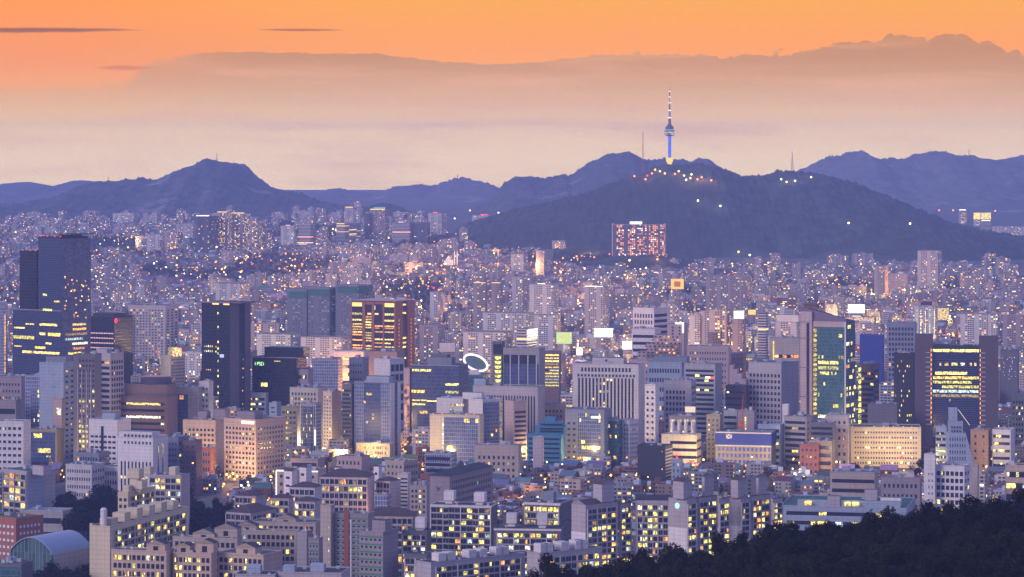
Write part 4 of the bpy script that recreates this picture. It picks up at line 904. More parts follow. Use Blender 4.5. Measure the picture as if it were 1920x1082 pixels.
# flag building
b = bld('building site in blue netting with white flag', 1343, 1446, 1459, 813, 885, 14, 'olv', 'pale', ('g', 13, 4, .55, .6, .0, {'px': (1346, 1446, 838, 884), 'glass': mat('blue_sheet', (.05, .07, .45), .5)}), name='wrapped_building', cat='building site', ref='the blue netted site', rooftop=False)
pbox(b, 'blue_net', 1343, 1446.5, 814, 836, wall('net'), .6); face_box(b, 'S', 'blue_net', -b.d / 2, b.d / 2, fz(b, 836), fz(b, 814), wall('net'), .6)
pbox(b, 'white_band', 1343, 1446.5, 836, 838, wall('wht'), .7); pbox(b, 'white_band', 1343, 1446.5, 811.8, 814, wall('wht'), .7)
fl = pbox(b, 'flag', 1363, 1374, 816, 824, mat('flag_white', (.8, .8, .82), .7, var=0), .8)
fd = MB(); R_ = 2.1 * b.s
fd.face([(R_ * math.cos(math.pi * i / 12), -.02, R_ * math.sin(math.pi * i / 12)) for i in range(13)], 0); fd.face([(R_ * math.cos(math.pi + math.pi * i / 12), -.02, R_ * math.sin(math.pi + math.pi * i / 12)) for i in range(13)], 1)
for sx, sz in ((-1, 1), (1, 1), (-1, -1), (1, -1)):
    for k in range(3):
        c_ = Vector((sx * 3.7 * b.s, -.02, sz * 2.4 * b.s + (k - 1) * .5)); fd.face([c_ + Vector((-.8, 0, -.15)), c_ + Vector((.8, 0, -.15)), c_ + Vector((.8, 0, .15)), c_ + Vector((-.8, 0, .15))], 2)
place(b, 'F', fd.mesh('flag_emblem', [mat('flag_red', (.6, .05, .08), .7, var=0), mat('flag_blue', (.03, .06, .4), .7, var=0), mat('flag_black', (.02, .02, .02), .7, var=0)]), fu(b, 1368.5), fz(b, 820), 'flag_emblem', .85)
# around the netted site
bld('teal and white office with lit corner column behind netted site', 1422, 1463, 1473, 798, 880, 18, 'sky', 'teal', ('r', 6, .5, .1))
bld('dark grey office with one long lit window', 1472, 1512, 1536, 783, 880, 30, 'gry', 'grey', ('r', 8, .5, .1, {'seg': 3, 'rows': {1: (.4, .8)}}), ('g', 4, 8, .4, .4, .0))
bld('dark ribbed block with big square skylights', 1520, 1562, 1571, 794, 885, 16, 'dgr', 'dark', ('r', 8, .5, .03))
bld('pale lilac block with round windows behind ribbed block', 1549, 1590, 1596, 780, 880, 12, 'lil', 'pale', ('g', 4, 6, .4, .4, .1))
bld('wide beige block with dark terraces and pale cornice', 1518, 1560, 1569, 829, 895, 14, 'olv', 'pale', ('r', 4, .5, .05))
bld('red brick shop house with pitched gable wall', 1500, 1535, 1546, 835, 895, 18, 'red', 'grey', ('g', 4, 4, .45, .4, .08), name='shop_building', cat='shop building')
bld('olive beige slab with single lit windows', 1325, 1350, 1358, 779, 880, 18, 'olv', 'grey', ('g', 3, 10, .4, .4, .08))
bld('grey blue office with open car decks', 1357, 1382, 1389, 772, 875, 16, 'ltg', 'grey', ('r', 8, .45, .02))
b = bld('brown grey slab with bright lit stair column', 1384, 1414, 1421, 772, 878, 16, 'mau', 'grey'); lits(b, [(1397, 1399.5, 782 + k * 5, 785.5 + k * 5) for k in range(6)], YEL)
bld('blank white lift shaft beside grid faced office', 1467, 1478, 1482, 760, 850, 18, 'wht', 'pale', rooftop=False, name='lift_shaft', cat='tower')
b = bld('small block with four floodlit white cylinders', 1255, 1303, 1308, 782, 872, 10, 'mau', 'grey', ('r', 5, .35, .2))
for k in range(4):
    x = 1261.5 + k * 12.6; m_ = MB(); m_.lathe([(4.4 * b.s, 0), (4.4 * b.s, 22 * b.s)], 14); o = m_.build('white_cylinder', wall('wht'), b.root, True); o.location = (fu(b, x), -b.D2 + 1, fz(b, 812))
    m_ = MB(); m_.lathe([(4.6 * b.s, 0), (4.6 * b.s, 4 * b.s)], 14); o = m_.build('cylinder_light', lit('cyl_glow', (1, .85, .5), (1, .8, .45), 1.4), b.root); o.location = (fu(b, x), -b.D2 + 1, fz(b, 791))
xbox(b, 'lit_billboard', 1285, 1304, 763, 774, 4, 1.5, glow('warm_board', (1, .78, .6), 1.1))
bld('white office with yellow lit ribbon bands and gravel court', 1241, 1306, 1317, 817, 885, 16, 'crm', 'pale', ('r', 4, .4, .05, {'r': (.25, 1, .1, .9), 'pal': 'l'}), ('r', 4, .3, .0), ref='the white ribbon office')
b = bld('black faceted cultural centre with white fins', 1196, 1247, 1263, 838, 900, 22, 'drk', 'dark', ('g', 8, 5, .3, .3, .05), ('r', 9, .4, 0, {'glass': wall('wht')}), name='arts_centre', cat='arts centre', rooftop=False, ref='the black faceted centre')
b = bld('white church block carrying a red neon cross', 1259, 1276, 1281, 863, 915, 16, 'sky', 'pale', ('g', 2, 4, .3, .5, .1), name='church', cat='church', rooftop=False)
m_ = MB(); m_.box(-.35, .35, -.3, .3, 0, 5.6); m_.box(-1.7, -.36, -.3, .3, 3.3, 4.0); m_.box(.36, 1.7, -.3, .3, 3.3, 4.0); o = m_.build('neon_cross', REDL, b.root); o.location = (fu(b, 1268), -b.D2 + 2, b.h + .4)
b = bld('teal blue glass office stepping up to a central tower', 988, 1052, 1059, 816, 885, 12, 'tea', 'blue', ('r', 7, .4, .02, {'seg': 5}), ref='the teal stepped office', rooftop=False)
xbox(b, 'stepped_tier', 1003, 1057, 800, 816, 2, 14, wall('tea'), roofm('blue')); xbox(b, 'stepped_tier', 1011, 1054, 791, 800, 3, 12, wall('tea'), roofm('blue')); xbox(b, 'stepped_tier', 1022, 1041, 783, 791, 4, 8, wall('tea'), roofm('blue'))
for y in (803, 808, 795): pbox(b, 'window_band', 1012, 1054, y, y + 2, GLASS, -1)
bld('blank white slab with lit edge before teal office', 999, 1016, 1020, 821, 892, 14, 'lil', 'pale', rooftop=False)
b = bld('layered grey glass complex with lit lobby floors', 1060, 1133, 1148, 770, 880, 18, 'gbl', 'grey', ref='the layered glass complex')
fac(b, 'F', 'c', 'gl_grid', 12, 10, .05, {'px': (1083, 1126, 774, 876), 'pal': 'l', 'rows': {6: (.2, 1), 8: (0, 1)}}); fac(b, 'F', 'g', 2, 8, .5, .4, .05, {'px': (1062, 1082, 790, 876)}); pbox(b, 'white_sign', 1109, 1126, 781, 784.5, WHITEL, .7)
bld('green grey glass block behind white flats', 1132, 1158, 1168, 790, 878, 20, 'gl_teal', 'grey', ('c', 'gl_teal', 7, 8, .12, {'pal': 'l'}))
bld('narrow white flats with tiny dark windows and floodlit corner', 1163, 1180, 1198, 789, 876, 42, 'wht', 'blue', ('g', 3, 9, .35, .35, .0), ('g', 4, 9, .35, .35, .02), name='apartment_block', cat='apartment block')
bld('peach office with square windows behind glass complex', 1020, 1056, 1062, 762, 850, 12, 'pea', 'grey', ('g', 5, 5, .5, .5, .06, {'r': (.03, .97, .4, .95)}))
bld('pale classical office with pilasters and deep cornice', 889, 972, 978, 837, 915, 10, 'bei', 'blue', ('g', 8, 5, .45, .5, .07, {'pal': 'o', 'r': (.06, .94, .05, .8)}), ref='the classical office')
bld('blue glass school block with thin white floors', 796, 846, 856, 852, 915, 16, 'gl_pale', 'grey', ('r', 5, .55, .02))
bld('cream office with angled side windows', 722, 757, 783, 867, 925, 36, 'bei', 'dark', ('g', 4, 4, .4, .4, .2), ('g', 7, 4, .5, .5, .02))
bld('pink hall with arched cornice and dark upper windows', 630, 678, 692, 858, 925, 20, 'pnk', 'grey', ('g', 6, 4, .45, .45, .0), name='event_hall', cat='hall')
bld('long lilac building with black roof band and white shaft', 543, 596, 607, 862, 910, 16, 'mau', 'grey', ('r', 2, .6, .05))
b = bld('pale building outlined by bright white neon', 516, 596, 609, 884, 950, 14, 'bei', 'green', ('g', 6, 4, .4, .4, .1), name='shop_building', cat='shop building'); pbox(b, 'neon_edge', 516, 517.2, 884, 945, WHITEL, .5); pbox(b, 'neon_edge', 518, 596, 883.5, 885, WHITEL, .5)
bld('white concrete office with square black panes and corner stair', 1757, 1808, 1824, 876, 1000, 22, 'wht', 'pale', ('g', 6, 8, .72, .62, .04, {'pal': 'l', 'r': (.02, .98, .08, .95)}), ('g', 2, 8, .5, .5, .02), ref='the white office with black panes')
bld('tall white stair shaft joined to black paned office', 1733, 1753, 1758, 854, 1000, 14, 'wht', 'pale', ('g', 2, 9, .3, .4, .0, {'r': (.3, .9, .05, .8)}), rooftop=False, name='stair_tower', cat='tower')
bld('blank beige annex behind black paned office', 1822, 1833, 1837, 874, 985, 20, 'bei', 'pale', rooftop=False)
bld('beige car park with long dark ribbon openings', 1558, 1640, 1653, 888, 975, 14, 'bei', 'blue', ('r', 4, .38, .0, {'r': (.05, .99, .1, .93)}), name='car_park', cat='car park', ref='the beige car park')
bld('brown stone church hall with arched roof window', 1653, 1725, 1734, 898, 985, 12, 'mau', 'grey', ('g', 8, 4, .5, .4, .02), name='church_hall', cat='hall')
bld('lit roof terrace building at right picture edge', 1886, 1925, 1935, 875, 970, 12, 'pea', 'pale', ('r', 4, .5, .3), name='shop_building', cat='shop building')
b = bld('long white terrace school with green roof edges', 1467, 1700, 1740, 955, 1015, 12, 'sky', 'green', ('r', 3, .4, .25, {'seg': 14, 'pal': 'l'}), name='school', cat='school', ref='the long white terrace school')
xbox(b, 'upper_terrace', 1500, 1690, 942, 955, 5, 12, wall('sky'), roofm('green')); xbox(b, 'stair_block', 1555, 1578, 934, 958, 3, 8, wall('lil')); xbox(b, 'stair_block', 1625, 1648, 922, 945, 8, 8, wall('lil')); xbox(b, 'terrace_block', 1654, 1692, 936, 950, 8, 8, wall('wht'))
for y in (945, 949): [pbox(b, 'lit_window', x, x + 12, y, y + 2.5, YEL, -4.9) for x in (1512, 1585, 1600)]
# ---------------------------------------------------------------- apartment estates in the front
def tanks(b, items, w='wht', dd=7, o=3):
    for x0, x1, y0, y1 in items:
        r = xbox(b, 'water_tank', x0, x1, y0, y1, o, dd, wall(w), wall(w)); xbox(b, 'tank_base', x0 + (x1 - x0) * .15, x1 - (x1 - x0) * .15, y1, y1 + 6, o + 1, dd - 2, wall(w))
AP = dict(name='apartment_block', cat='apartment block')
# left edge
b = bld('tall lilac flats with slanted blank gable at left edge', -4, 50, 97, 886, 1010, 44, 'lil', 'grey', ('a', 4, 9, .35, {'pal': 'o', 'r': (.05, .98, .0, .97)}), None, ref='the lilac flats with the blank gable', prot=.85, **AP)
xbox(b, 'stair_tower', 60, 84, 872, 890, 4, 8, wall('lil'), roofm('dark'))
face_box(b, 'S', 'gable_panel', -b.d * .48, b.d * .1, 2, b.h - 2, wall('sky'), .3)
bld('low white community hall beside park trees', 36, 118, 130, 961, 1020, 12, 'ltg', 'pale', ('r', 2, .4, .1), name='community_hall', cat='hall')
b = bld('brown brick school with white blinds in arched windows', -30, 30, 73, 974, 1078, 38, 'brk', 'grey', ('g', 6, 5, .62, .45, .0, {'glass': mat('white_blind', (.62, .62, .68), .7, var=.05), 'r': (.05, .95, .3, .92)}), ('g', 6, 5, .6, .45, .0, {'glass': MATS['white_blind'] if 'white_blind' in MATS else GLASS, 'r': (.1, .9, .3, .92)}), name='school', cat='school', ref='the brick school')
# barrel-roofed gym
def gym():
    D = ybase_to_D(1112); s = D / F
    c = P(95, 1112, D); c.z = 0
    r = thing('sports_hall', 'sports hall with curved blue barrel roof and glazed arched front', 'sports hall', c, math.radians(-28))
    w, d, h, n = 98 * s, 42.0, P(0, 1030, D).z, 18
    top = P(0, 1000, D).z
    arc = [(-w / 2 + w * i / n, h + (top - h) * math.sin(math.pi * i / n) ** .75) for i in range(n + 1)]
    m = MB()
    for (xa, za), (xb_, zb) in zip(arc, arc[1:]): m.face([(xa, -d / 2 - 1, za), (xb_, -d / 2 - 1, zb), (xb_, d / 2 + 1, zb), (xa, d / 2 + 1, za)])
    for (xa, za), (xb_, zb) in zip(arc, arc[1:]):
        m.face([(xa, -d / 2 - 1, za), (xa, -d / 2 - 1, za - .8), (xb_, -d / 2 - 1, zb - .8), (xb_, -d / 2 - 1, zb)])
    m.build('barrel_roof', mat('blue_sheet_roof', (.24, .30, .38), .4), r)
    m = MB(); m.face([(x, -d / 2, z - .4) for x, z in [(w / 2, 0)] + list(reversed(arc)) + [(-w / 2, 0)]][::-1], 0, [(x, z) for x, z in [(w / 2, 0)] + list(reversed(arc)) + [(-w / 2, 0)]][::-1])
    m.build('glazed_front', curtain('gym_glass', (.05, .10, .11), (.16, .22, .24), 3.0, 30.0, .35, .1), r)
    m = MB(); m.box(-w / 2, w / 2, -d / 2 + .3, d / 2, 0, h); m.build('wall', wall('wh2'), r)
    FOOT.append((c.x, c.y, w / 2 + 2, d / 2 + 4, 0)); SEEN.append((30, 166, 998, 1070, D)); REFS.append((95, 1030, 'the barrel roofed hall'))
gym()
bld('low glass pavilion with dark frame at lower left corner', -20, 40, 54, 1060, 1140, 16, 'dgr', 'grey', ('c', 'gl_teal', 8, 3, .1), name='pavilion', cat='pavilion')
# cream estate
b = bld('cream slab with scattered lit flats facing the park', 278, 340, 352, 894, 1030, 16, 'lil', 'grey', ('a', 6, 11, .35, {'pal': 'l', 'r': (.02, .99, 0, .98), 'every': 3}), None, rooftop=False, ref='the cream slab by the park', prot=.95, **AP)
tanks(b, [(266, 279, 878, 892), (315, 328, 877, 892)], 'crm', 8, 2)
b = bld('cream receding slab with staggered balconies and square roof tanks', 220, 240, 278, 925, 1050, 20, 'crm', 'brown', ('g', 2, 9, .6, .5, .05), ('a', 10, 9, .15, {'pal': 'l'}), rooftop=False, **AP)
tanks(b, [(236, 258, 882, 900), (240, 264, 904, 920)], 'crm', 8, 10); tanks(b, [(228, 240, 912, 925)], 'crm', 6, 3)
b = bld('long cream slab with blank end wall and many roof tanks', 166, 206, 320, 989, 1130, 19, 'crm', 'brown', None, ('a', 22, 10, .18, {'pal': 'l', 'every': 2}), rooftop=False, ref='the long cream slab with roof tanks', prot=.95, **AP)
xbox(b, 'vent_pipe', 166, 170, 983, 992, 1, 3, wall('wht'))
for k, (x, z) in enumerate([(0, 5), (1, 7), (2, 8), (3, 8), (4, 8), (5, 7)]):
    y = -b.D2 + 10 + k * b.d / 6.5; MB().box(-5, 4, y, y + 9, b.h, b.h + z * .9).build('water_tank', [wall('crm')], b.root)
MB().lathe([(2.2, b.h), (2.2, b.h + 11), (1.2, b.h + 12)], 12, 0, 0, -b.D2 + 6).build('chimney', wall('wht'), b.root, True)
# peach estate in front
def dormer(b, x0, x1, yg, y1, o, w='pea'):
    xa, xb_ = fu(b, x0), fu(b, x1); z0, z1 = fz(b, y1), fz(b, yg); zg = z1 + (xb_ - xa) * .2; y0 = -b.D2 + o
    m = MB(); m.box(xa, xb_, y0, y0 + 9, z0, z1); m.gable(xa, xb_, y0, y0 + 9, z1, zg, 1, 0, 'y', .5); q = m.build('roof_penthouse', [wall(w), roofm('dark')], b.root)
    MB().box((xa + xb_) / 2 - 1.6, (xa + xb_) / 2 + 1.6, y0 - .15, y0 + .1, z0 + (z1 - z0) * .15, z0 + (z1 - z0) * .7).build('window', GLASS, q)
def villa(label, xl, xm, xr, yt, yb, nb, ny, p, dorm=(), a=14, w='pea', pal='y', **k):
    b = bld(label, xl, xm, xr, yt, yb, a, w, 'grey', ('g', nb, ny, .70, .62, p * 1.7, {'pal': pal, 'r': (.03, .97, .02, .97), 'cols': k.pop('cols', {})}), None, rooftop=False, prot=.95, **{**AP, **k})
    for dm in dorm: dormer(b, *dm, w=w)
    return b
villa('foreground peach flats with bright yellow windows at their left end', 205, 312, 322, 1036, 1165, 11, 8, .12, [(270, 306, 1022, 1036, 3)], cols={0: .7, 3: .75, 4: .75}, ref='the peach flats with yellow windows')
villa('foreground peach flats with gabled penthouse and twin yellow columns', 322, 396, 404, 1040, 1165, 8, 8, .1, [(326, 352, 1026, 1040, 3), (362, 396, 1020, 1040, 4)], cols={0: .8, 1: .8, 5: .8})
villa('foreground peach flats with orange gable and rounded pink bay', 404, 494, 525, 1043, 1165, 9, 8, .12, [(434, 472, 1030, 1043, 4)], a=24, cols={5: .7, 2: .6, 7: 0})
villa('middle row beige penthouse flats with dark gable windows', 320, 445, 452, 1012, 1125, 12, 7, .04, [(356, 398, 1003, 1013, 3), (396, 440, 993, 1010, 5)], w='bei')
villa('middle row beige flats with paired dark windows behind rounded bay', 440, 556, 560, 998, 1110, 12, 8, .05, [(440, 478, 988, 1000, 3)], a=8, w='bei')
villa('back row beige flats with pediment gable roof', 470, 592, 602, 982, 1090, 12, 8, .05, [(514, 552, 974, 986, 3)], a=10, w='bei')
b = bld('narrow grey stair tower with beige flank', 556, 575, 584, 999, 1120, 22, 'gry', 'grey', None, None, rooftop=False, name='stair_tower', cat='tower')
# hip-roofed beige flats
def flats(label, xl, xm, xr, yt, yb, nb, ny, p, a=16, w='lil', rf='hip:brown', S=None, pal='o', **k):
    return bld(label, xl, xm, xr, yt, yb, a, w, rf, ('a', nb, ny, p, {'pal': pal, 'r': (.02, .98, 0, .97), 'every': 2}), S, rooftop=False, prot=.9, **{**AP, **k})
flats('beige flats with broad brown hipped roof above dark park', 421, 470, 513, 962, 1075, 5, 8, .08, 30, S=('a', 5, 8, .2, {'pal': 'o'}))
flats('short beige flats with brown roof and grey lift shaft', 439, 480, 496, 930, 1040, 5, 8, .1, 22)
flats('beige flats with brown hip roof and orange window', 505, 542, 549, 934, 1060, 4, 9, .12, 14)
flats('beige flats with lime lit column under small brown roof', 551, 590, 599, 940, 1065, 5, 9, .22, 16, pal='l')
flats('white gabled flats with orange top window', 542, 590, 602, 914, 1030, 5, 8, .12, 18, w='wh2')
flats('long brown roofed flats with cluster of orange windows', 598, 690, 700, 895, 1005, 10, 8, .22, 10, w='wh2', ref='the brown roofed flats')
flats('small brown roofed flats with plain side wall', 705, 732, 750, 902, 1000, 4, 7, .05, 34, w='wh2')
for lb, x0, x1, yg in (('white gabled stair house poking above brown roofs', 627, 642, 877), ('white gabled stair house near striped office', 700, 716, 875), ('white gabled roof house behind neon building', 560, 584, 877), ('white gabled roof house beside neon building', 531, 560, 884)):
    bld(lb, x0, (x0 + x1) / 2 + 2, x1, yg, 985, 40, 'wht', 'gable:brown', ('g', 1, 6, .5, .3, 0), None, rooftop=False, name='stair_tower', cat='tower')
bld('white gridded slab with dark square panes', 702, 727, 733, 929, 1020, 14, 'gl_pale', 'green', rooftop=False)
bld('narrow grey flats with a column of yellow stair windows', 768, 800, 806, 912, 1000, 10, 'gry', 'grey', ('g', 4, 8, .6, .5, .02, {'cols': {2: .9}, 'pal': 'y'}), **AP)
b = bld('long mauve receding slab with eagle crest on end wall', 805, 843, 923, 893, 1030, 22, 'mau', 'hip:dark', None, ('g', 22, 10, .6, .5, .03), rooftop=False, ref='the mauve slab with the crest', prot=.9, **AP)
em = MB(); 
for pts in ([(-2.6, 1.6), (-.5, .6), (-.3, -.6), (-1.9, -.2)], [(2.6, 1.6), (.5, .6), (.3, -.6), (1.9, -.2)], [(-.4, 1.4), (.4, 1.4), (.5, -1.2), (-.5, -1.2)], [(-1.2, -2.4), (1.2, -2.4), (.5, -1.2), (-.5, -1.2)]):
    c_ = [(x * .8, -.1, z * .8) for x, z in pts]
    if (pts[1][0] - pts[0][0]) * (pts[2][1] - pts[1][1]) - (pts[1][1] - pts[0][1]) * (pts[2][0] - pts[1][0]) < 0: c_ = c_[::-1]
    em.face(c_); 
place(b, 'F', em.mesh('crest_emblem', [mat('emblem_dark', (.05, .045, .06), .6, var=0)]), fu(b, 822), fz(b, 917), 'crest_emblem', .06)
bld('white banded slim office with bright lamp', 744, 765, 770, 890, 985, 14, 'wh2', 'grey', ('r', 12, .4, .03, {'seg': 3}))
bld('salmon pink open stair block on grey roof', 787, 804, 808, 891, 990, 14, 'red', 'grey', ('g', 1, 8, .6, .5, 0))
# green and brown estate
def green(label, xl, xm, xr, yt, yb, nb, ny, a=12, **k):
    b = bld(label, xl, xm, xr, yt, yb, a, 'mau', 'grey', None, None, rooftop=False, prot=.95, **{**AP, **k})
    fac(b, 'F', 'g', nb, ny, .66, .4, .04, {'r': (.04, .96, .02, .96), 'pale': 1})
    L = b.w / nb; gm = mat('green_panel', (.07, .19, .11), .7); dz = b.h * .94 / ny
    for j in range(ny): face_box(b, 'F', 'green_panel', -b.W2 + L * .15, b.W2 - L * .15, b.h * .02 + dz * (j + .72), b.h * .02 + dz * (j + .98), gm, .07)
    return b
b = green('green panelled flats with red brick stair column and pale shaft', 626, 690, 700, 966, 1120, 6, 14, ref='the green panelled flats')
pbox(b, 'brick_column', 645, 654, 955, 1118, mat('brick_stair', (.25, .08, .06), .8), .9); pbox(b, 'stair_window', 656, 659, 975, 1118, wall('wht'), .5)
b = bld('slim beige lift tower with yellow stair windows', 600, 620, 627, 950, 1120, 18, 'bei', 'brown', ('g', 1, 12, .25, .4, .85, {'r': (.7, .95, .03, .8), 'pal': 'l'}), rooftop=False, name='stair_tower', cat='tower')
green('lower green panelled flats with brick strip at their left', 578, 598, 604, 1012, 1150, 3, 9, 14)
b = green('green panelled flats with purple end tower', 672, 718, 745, 1000, 1150, 5, 10, 26); xbox(b, 'stair_tower', 697, 722, 977, 1002, 2, 9, wall('mau'), roofm('dark'))
flats('beige flats with flat brown roof and salmon window', 675, 775, 783, 968, 1085, 10, 8, .1, 8, w='bei', rf='hip:brown')
b = bld('low grey block with white round vents on roof', 520, 640, 652, 1077, 1190, 8, 'lil', 'dark', None, None, rooftop=False, name='shop_building', cat='shop building')
for x in (473, 535, 590): pass
tanks(b, [(528, 550, 1064, 1076), (580, 606, 1060, 1075)], 'sky', 7, 4)
b = bld('low dark roof with white curved tank', 440, 515, 521, 1080, 1190, 6, 'lil', 'dark', rooftop=False, name='shop_building', cat='shop building'); tanks(b, [(461, 487, 1062, 1078)], 'sky', 7, 4)
# lilac estate
b = bld('lilac flats in white frames with two octagonal roof tanks', 806, 921, 933, 951, 1095, 12, 'dgr', 'dark', ('a', 10, 12, .3, {'pal': 'l', 'r': (.01, .99, .02, .985), 'pier': 'wht', 'every': 5}), None, rooftop=False, side='wht', ref='the lilac flats with two tanks', prot=.95, **AP)
xbox(b, 'parapet', 805.5, 921.5, 949, 953, -.7, 1, wall('wht')); tanks(b, [(831, 850, 924, 942), (888, 908, 926, 943)], 'wht', 8, 4)
for x in (834, 893): fac(b, 'F', 'g', 1, 11, .8, .4, 0, {'px': (x - 4, x + 4, 956, 1090)}); pbox(b, 'stair_bay', x - 4.5, x + 4.5, 953, 1093, wall('wht'), .06)
b = bld('small lilac flats with tall square roof tank', 753, 800, 808, 998, 1110, 12, 'dgr', 'dark', ('a', 5, 9, .3, {'pal': 'l', 'pier': 'wht'}), None, rooftop=False, **AP); tanks(b, [(778, 796, 972, 992)], 'wht', 7, 3)
b = bld('white framed flats with deep dark glazing and dark roof', 982, 1050, 1074, 946, 1090, 18, 'dgr', 'dark', ('a', 6, 11, .42, {'pal': 'l', 'r': (.03, .97, .02, .97), 'pier': 'wht', 'every': 3}), ('g', 3, 11, .5, .4, .05), rooftop=False, side='lil', **AP)
xbox(b, 'parapet', 981.5, 1050.5, 944, 948.5, -.7, 1, wall('wht')); tanks(b, [(1018, 1038, 926, 943)], 'gbl', 7, 8)
b = bld('low lilac flats with rooftop tower tanks before white frame', 926, 1052, 1058, 994, 1110, 6, 'dgr', 'dark', ('a', 11, 9, .3, {'pal': 'l', 'pier': 'wht', 'every': 3}), None, rooftop=False, prot=.9, **AP); xbox(b, 'parapet', 925.5, 1052.5, 992, 996, -.7, 1, wall('wht'))
tanks(b, [(949, 968, 965, 984), (1007, 1026, 965, 986)], 'wht', 7, 3)
b = bld('nearest lilac slab with pink blank gable and roof tanks', 779, 808, 985, 1058, 1180, 50, 'lil', 'dark', None, ('a', 16, 9, .3, {'pal': 'l', 'pier': 'wh2', 'every': 4}), rooftop=False, ref='the nearest lilac slab', prot=.95, **AP)
for k, u in enumerate((-.34, -.24, -.02, .02 + .08, .27, .33)): MB().box(-3.5, 3.5, u * b.d - 3, u * b.d + 3, b.h + .5, b.h + 5.5).build('water_tank', [wall('wht')], b.root)
b = bld('nearest lilac flats with orange lit windows above forest edge', 988, 1012, 1132, 1040, 1180, 52, 'lil', 'dark', None, ('a', 10, 9, .33, {'pal': 'a', 'pier': 'wh2', 'every': 3}), rooftop=False, prot=.95, **AP)
for k, u in enumerate((-.38, -.3, -.05, .18, .26)): MB().box(-3.5, 3.5, u * b.d - 3, u * b.d + 3, b.h + .5, b.h + 6).build('water_tank', [wall('wht')], b.root)
b = bld('lilac slab behind nearest flats with lit left end', 757, 800, 812, 1042, 1150, 14, 'dgr', 'dark', ('a', 4, 7, .35, {'pal': 'l', 'pier': 'wht'}), None, rooftop=False, **AP)
# gabled towers above the forest
def tower_flats(label, xl, xm, xr, yt, yb, st, nb, p, a=46, **k):
    b = bld(label, xl, xm, xr, yt, yb, a, 'lil', 'gable:brown', None, ('a', nb, 14, p, {'pal': 'a', 'pier': 'wh2', 'every': 2}), rooftop=False, prot=.95, **{**AP, **k})
    x0, x1, y0 = st; W_ = (x1 - x0) * b.s * .8
    yc = -b.D2 + (x0 + x1 - 2 * xm) / 2 * b.s / b.n
    m = MB(); m.box(-W_ * .2, b.W2 - .5, yc - W_ * .5, yc + W_ * .5, b.h, fz(b, y0) ); m.gable(-W_ * .2, b.W2 - .5, yc - W_ * .5, yc + W_ * .5, fz(b, y0), fz(b, y0) + 2.2, 1, 0, 'x', .4); m.build('stair_tower', [wall('lil'), roofm('brown')], b.root)
    xo = MB(); xo.box(-b.W2 - .12, b.W2 + .02, -b.D2 - .12, -b.D2 - .02, 0, b.h * .7); xo.build('gable_paint', wall('wht'), b.root)
    return b
b = tower_flats('lilac tower flats with two tone gable and brown roof', 1072, 1098, 1160, 947, 1120, (1122, 1163, 912), 6, .25, ref='the two tone gable flats')
tower_flats('narrow lilac flats behind two tone gable', 1160, 1163, 1184, 944, 1110, (1172, 1182, 938), 2, .3)
b = bld('lilac tower flats facing left with green grey roof', 1192, 1256, 1258, 938, 1110, 4, 'lil', 'gable:dark', ('a', 6, 13, .35, {'pal': 'l', 'pier': 'wh2', 'every': 2}), None, rooftop=False, prot=.95, d=14, **AP)
b = tower_flats('lilac tower flats with round blue lit emblem on gable', 1255, 1288, 1307, 936, 1120, (1276, 1306, 903), 2, .3, ref='the flats with the blue emblem')
m_ = MB(); m_.lathe([(2.0, -.15), (2.0, .15)], 20); m_.face([(2.0 * math.cos(i * .314), 2.0 * math.sin(i * .314), -.15) for i in range(20)][::-1]); o = m_.build('round_emblem', glow('emblem_light', (.45, .75, 1.0), 1.6), b.root); o.location = (0, -b.D2 - .5, fz(b, 950)); o.rotation_euler = (math.pi / 2, 0, 0)
tower_flats('lilac tower flats right of the blue emblem gable', 1305, 1309, 1347, 933, 1115, (1316, 1348, 895), 4, .4)
tower_flats('short lilac flats between two gabled towers', 1346, 1348, 1369, 936, 1115, (1352, 1360, 930), 2, .3)
tower_flats('pale gabled tower flats with plain lilac gable', 1368, 1389, 1407, 934, 1110, (1378, 1408, 900), 2, .3)
tower_flats('lilac tower flats with bright orange lower windows', 1405, 1409, 1447, 930, 1105, (1418, 1449, 897), 4, .4)
tower_flats('last lilac tower flats at the forest edge', 1446, 1449, 1469, 935, 1105, (1452, 1458, 930), 2, .4)
# ---------------------------------------------------------------- far city and hilltop
def far(label, xl, xm, xr, yt, yb, a=16, w='p_lil', top=None, **k):
    b = bld(label, xl, xm, xr, yt, yb, a, w, 'grey', rooftop=False, **k)
    if top: xbox(b, 'roof_light', *((xl + 1, xm - 1) if top in (GOLD, WHITEL) and xm - xl < 40 else (xl + (xm - xl) * .35, xl + (xm - xl) * .65)), yt - 2.2, yt + .2, 1, 3, top, top)
    return b
AP2 = dict(name='apartment_tower', cat='apartment block')
GREENT = glow('green_roof_light', (.2, .9, .6), 1.0)
far('broad hotel slab full of orange windows on hill slope', 1149, 1246, 1250, 422, 477, 6, 'p_hyt', name='hotel', cat='hotel', ref='the orange windowed hotel', base=66.0, dist=7240.0)
b = B(); 
for nm, args in (('hotel', None),): pass
D_ = 7240.0
def hotel_extras():
    r = [o for o in COL.objects if o.get('label', '').startswith('broad hotel slab')][0]
    w = None
    s = D_ / F; W_ = (1246 - 1149) * s / math.cos(math.radians(6)) / 2
    h = P(0, 422, D_).z - 66
    for sx in (-1, 1): MB().box(sx * W_ - 2.5, sx * W_ + 2.5, -14, -8, 0, h + 3).build('white_end_wall', wall('wht'), r)
    MB().box(-W_ * .38, W_ * .14, -6, 6, h, h + 8).build('roof_block', [wall('wht')], r); MB().box(-W_ * .34, W_ * .1, -6.6, -6.1, h + 2, h + 7).build('roof_sign', WHITEL, r)
    MB().box(-W_ * .9, W_ * 1.1, -40, -14, -10, 6).build('podium', [CUR['p_hyt'], roofm('grey')], r)
hotel_extras()
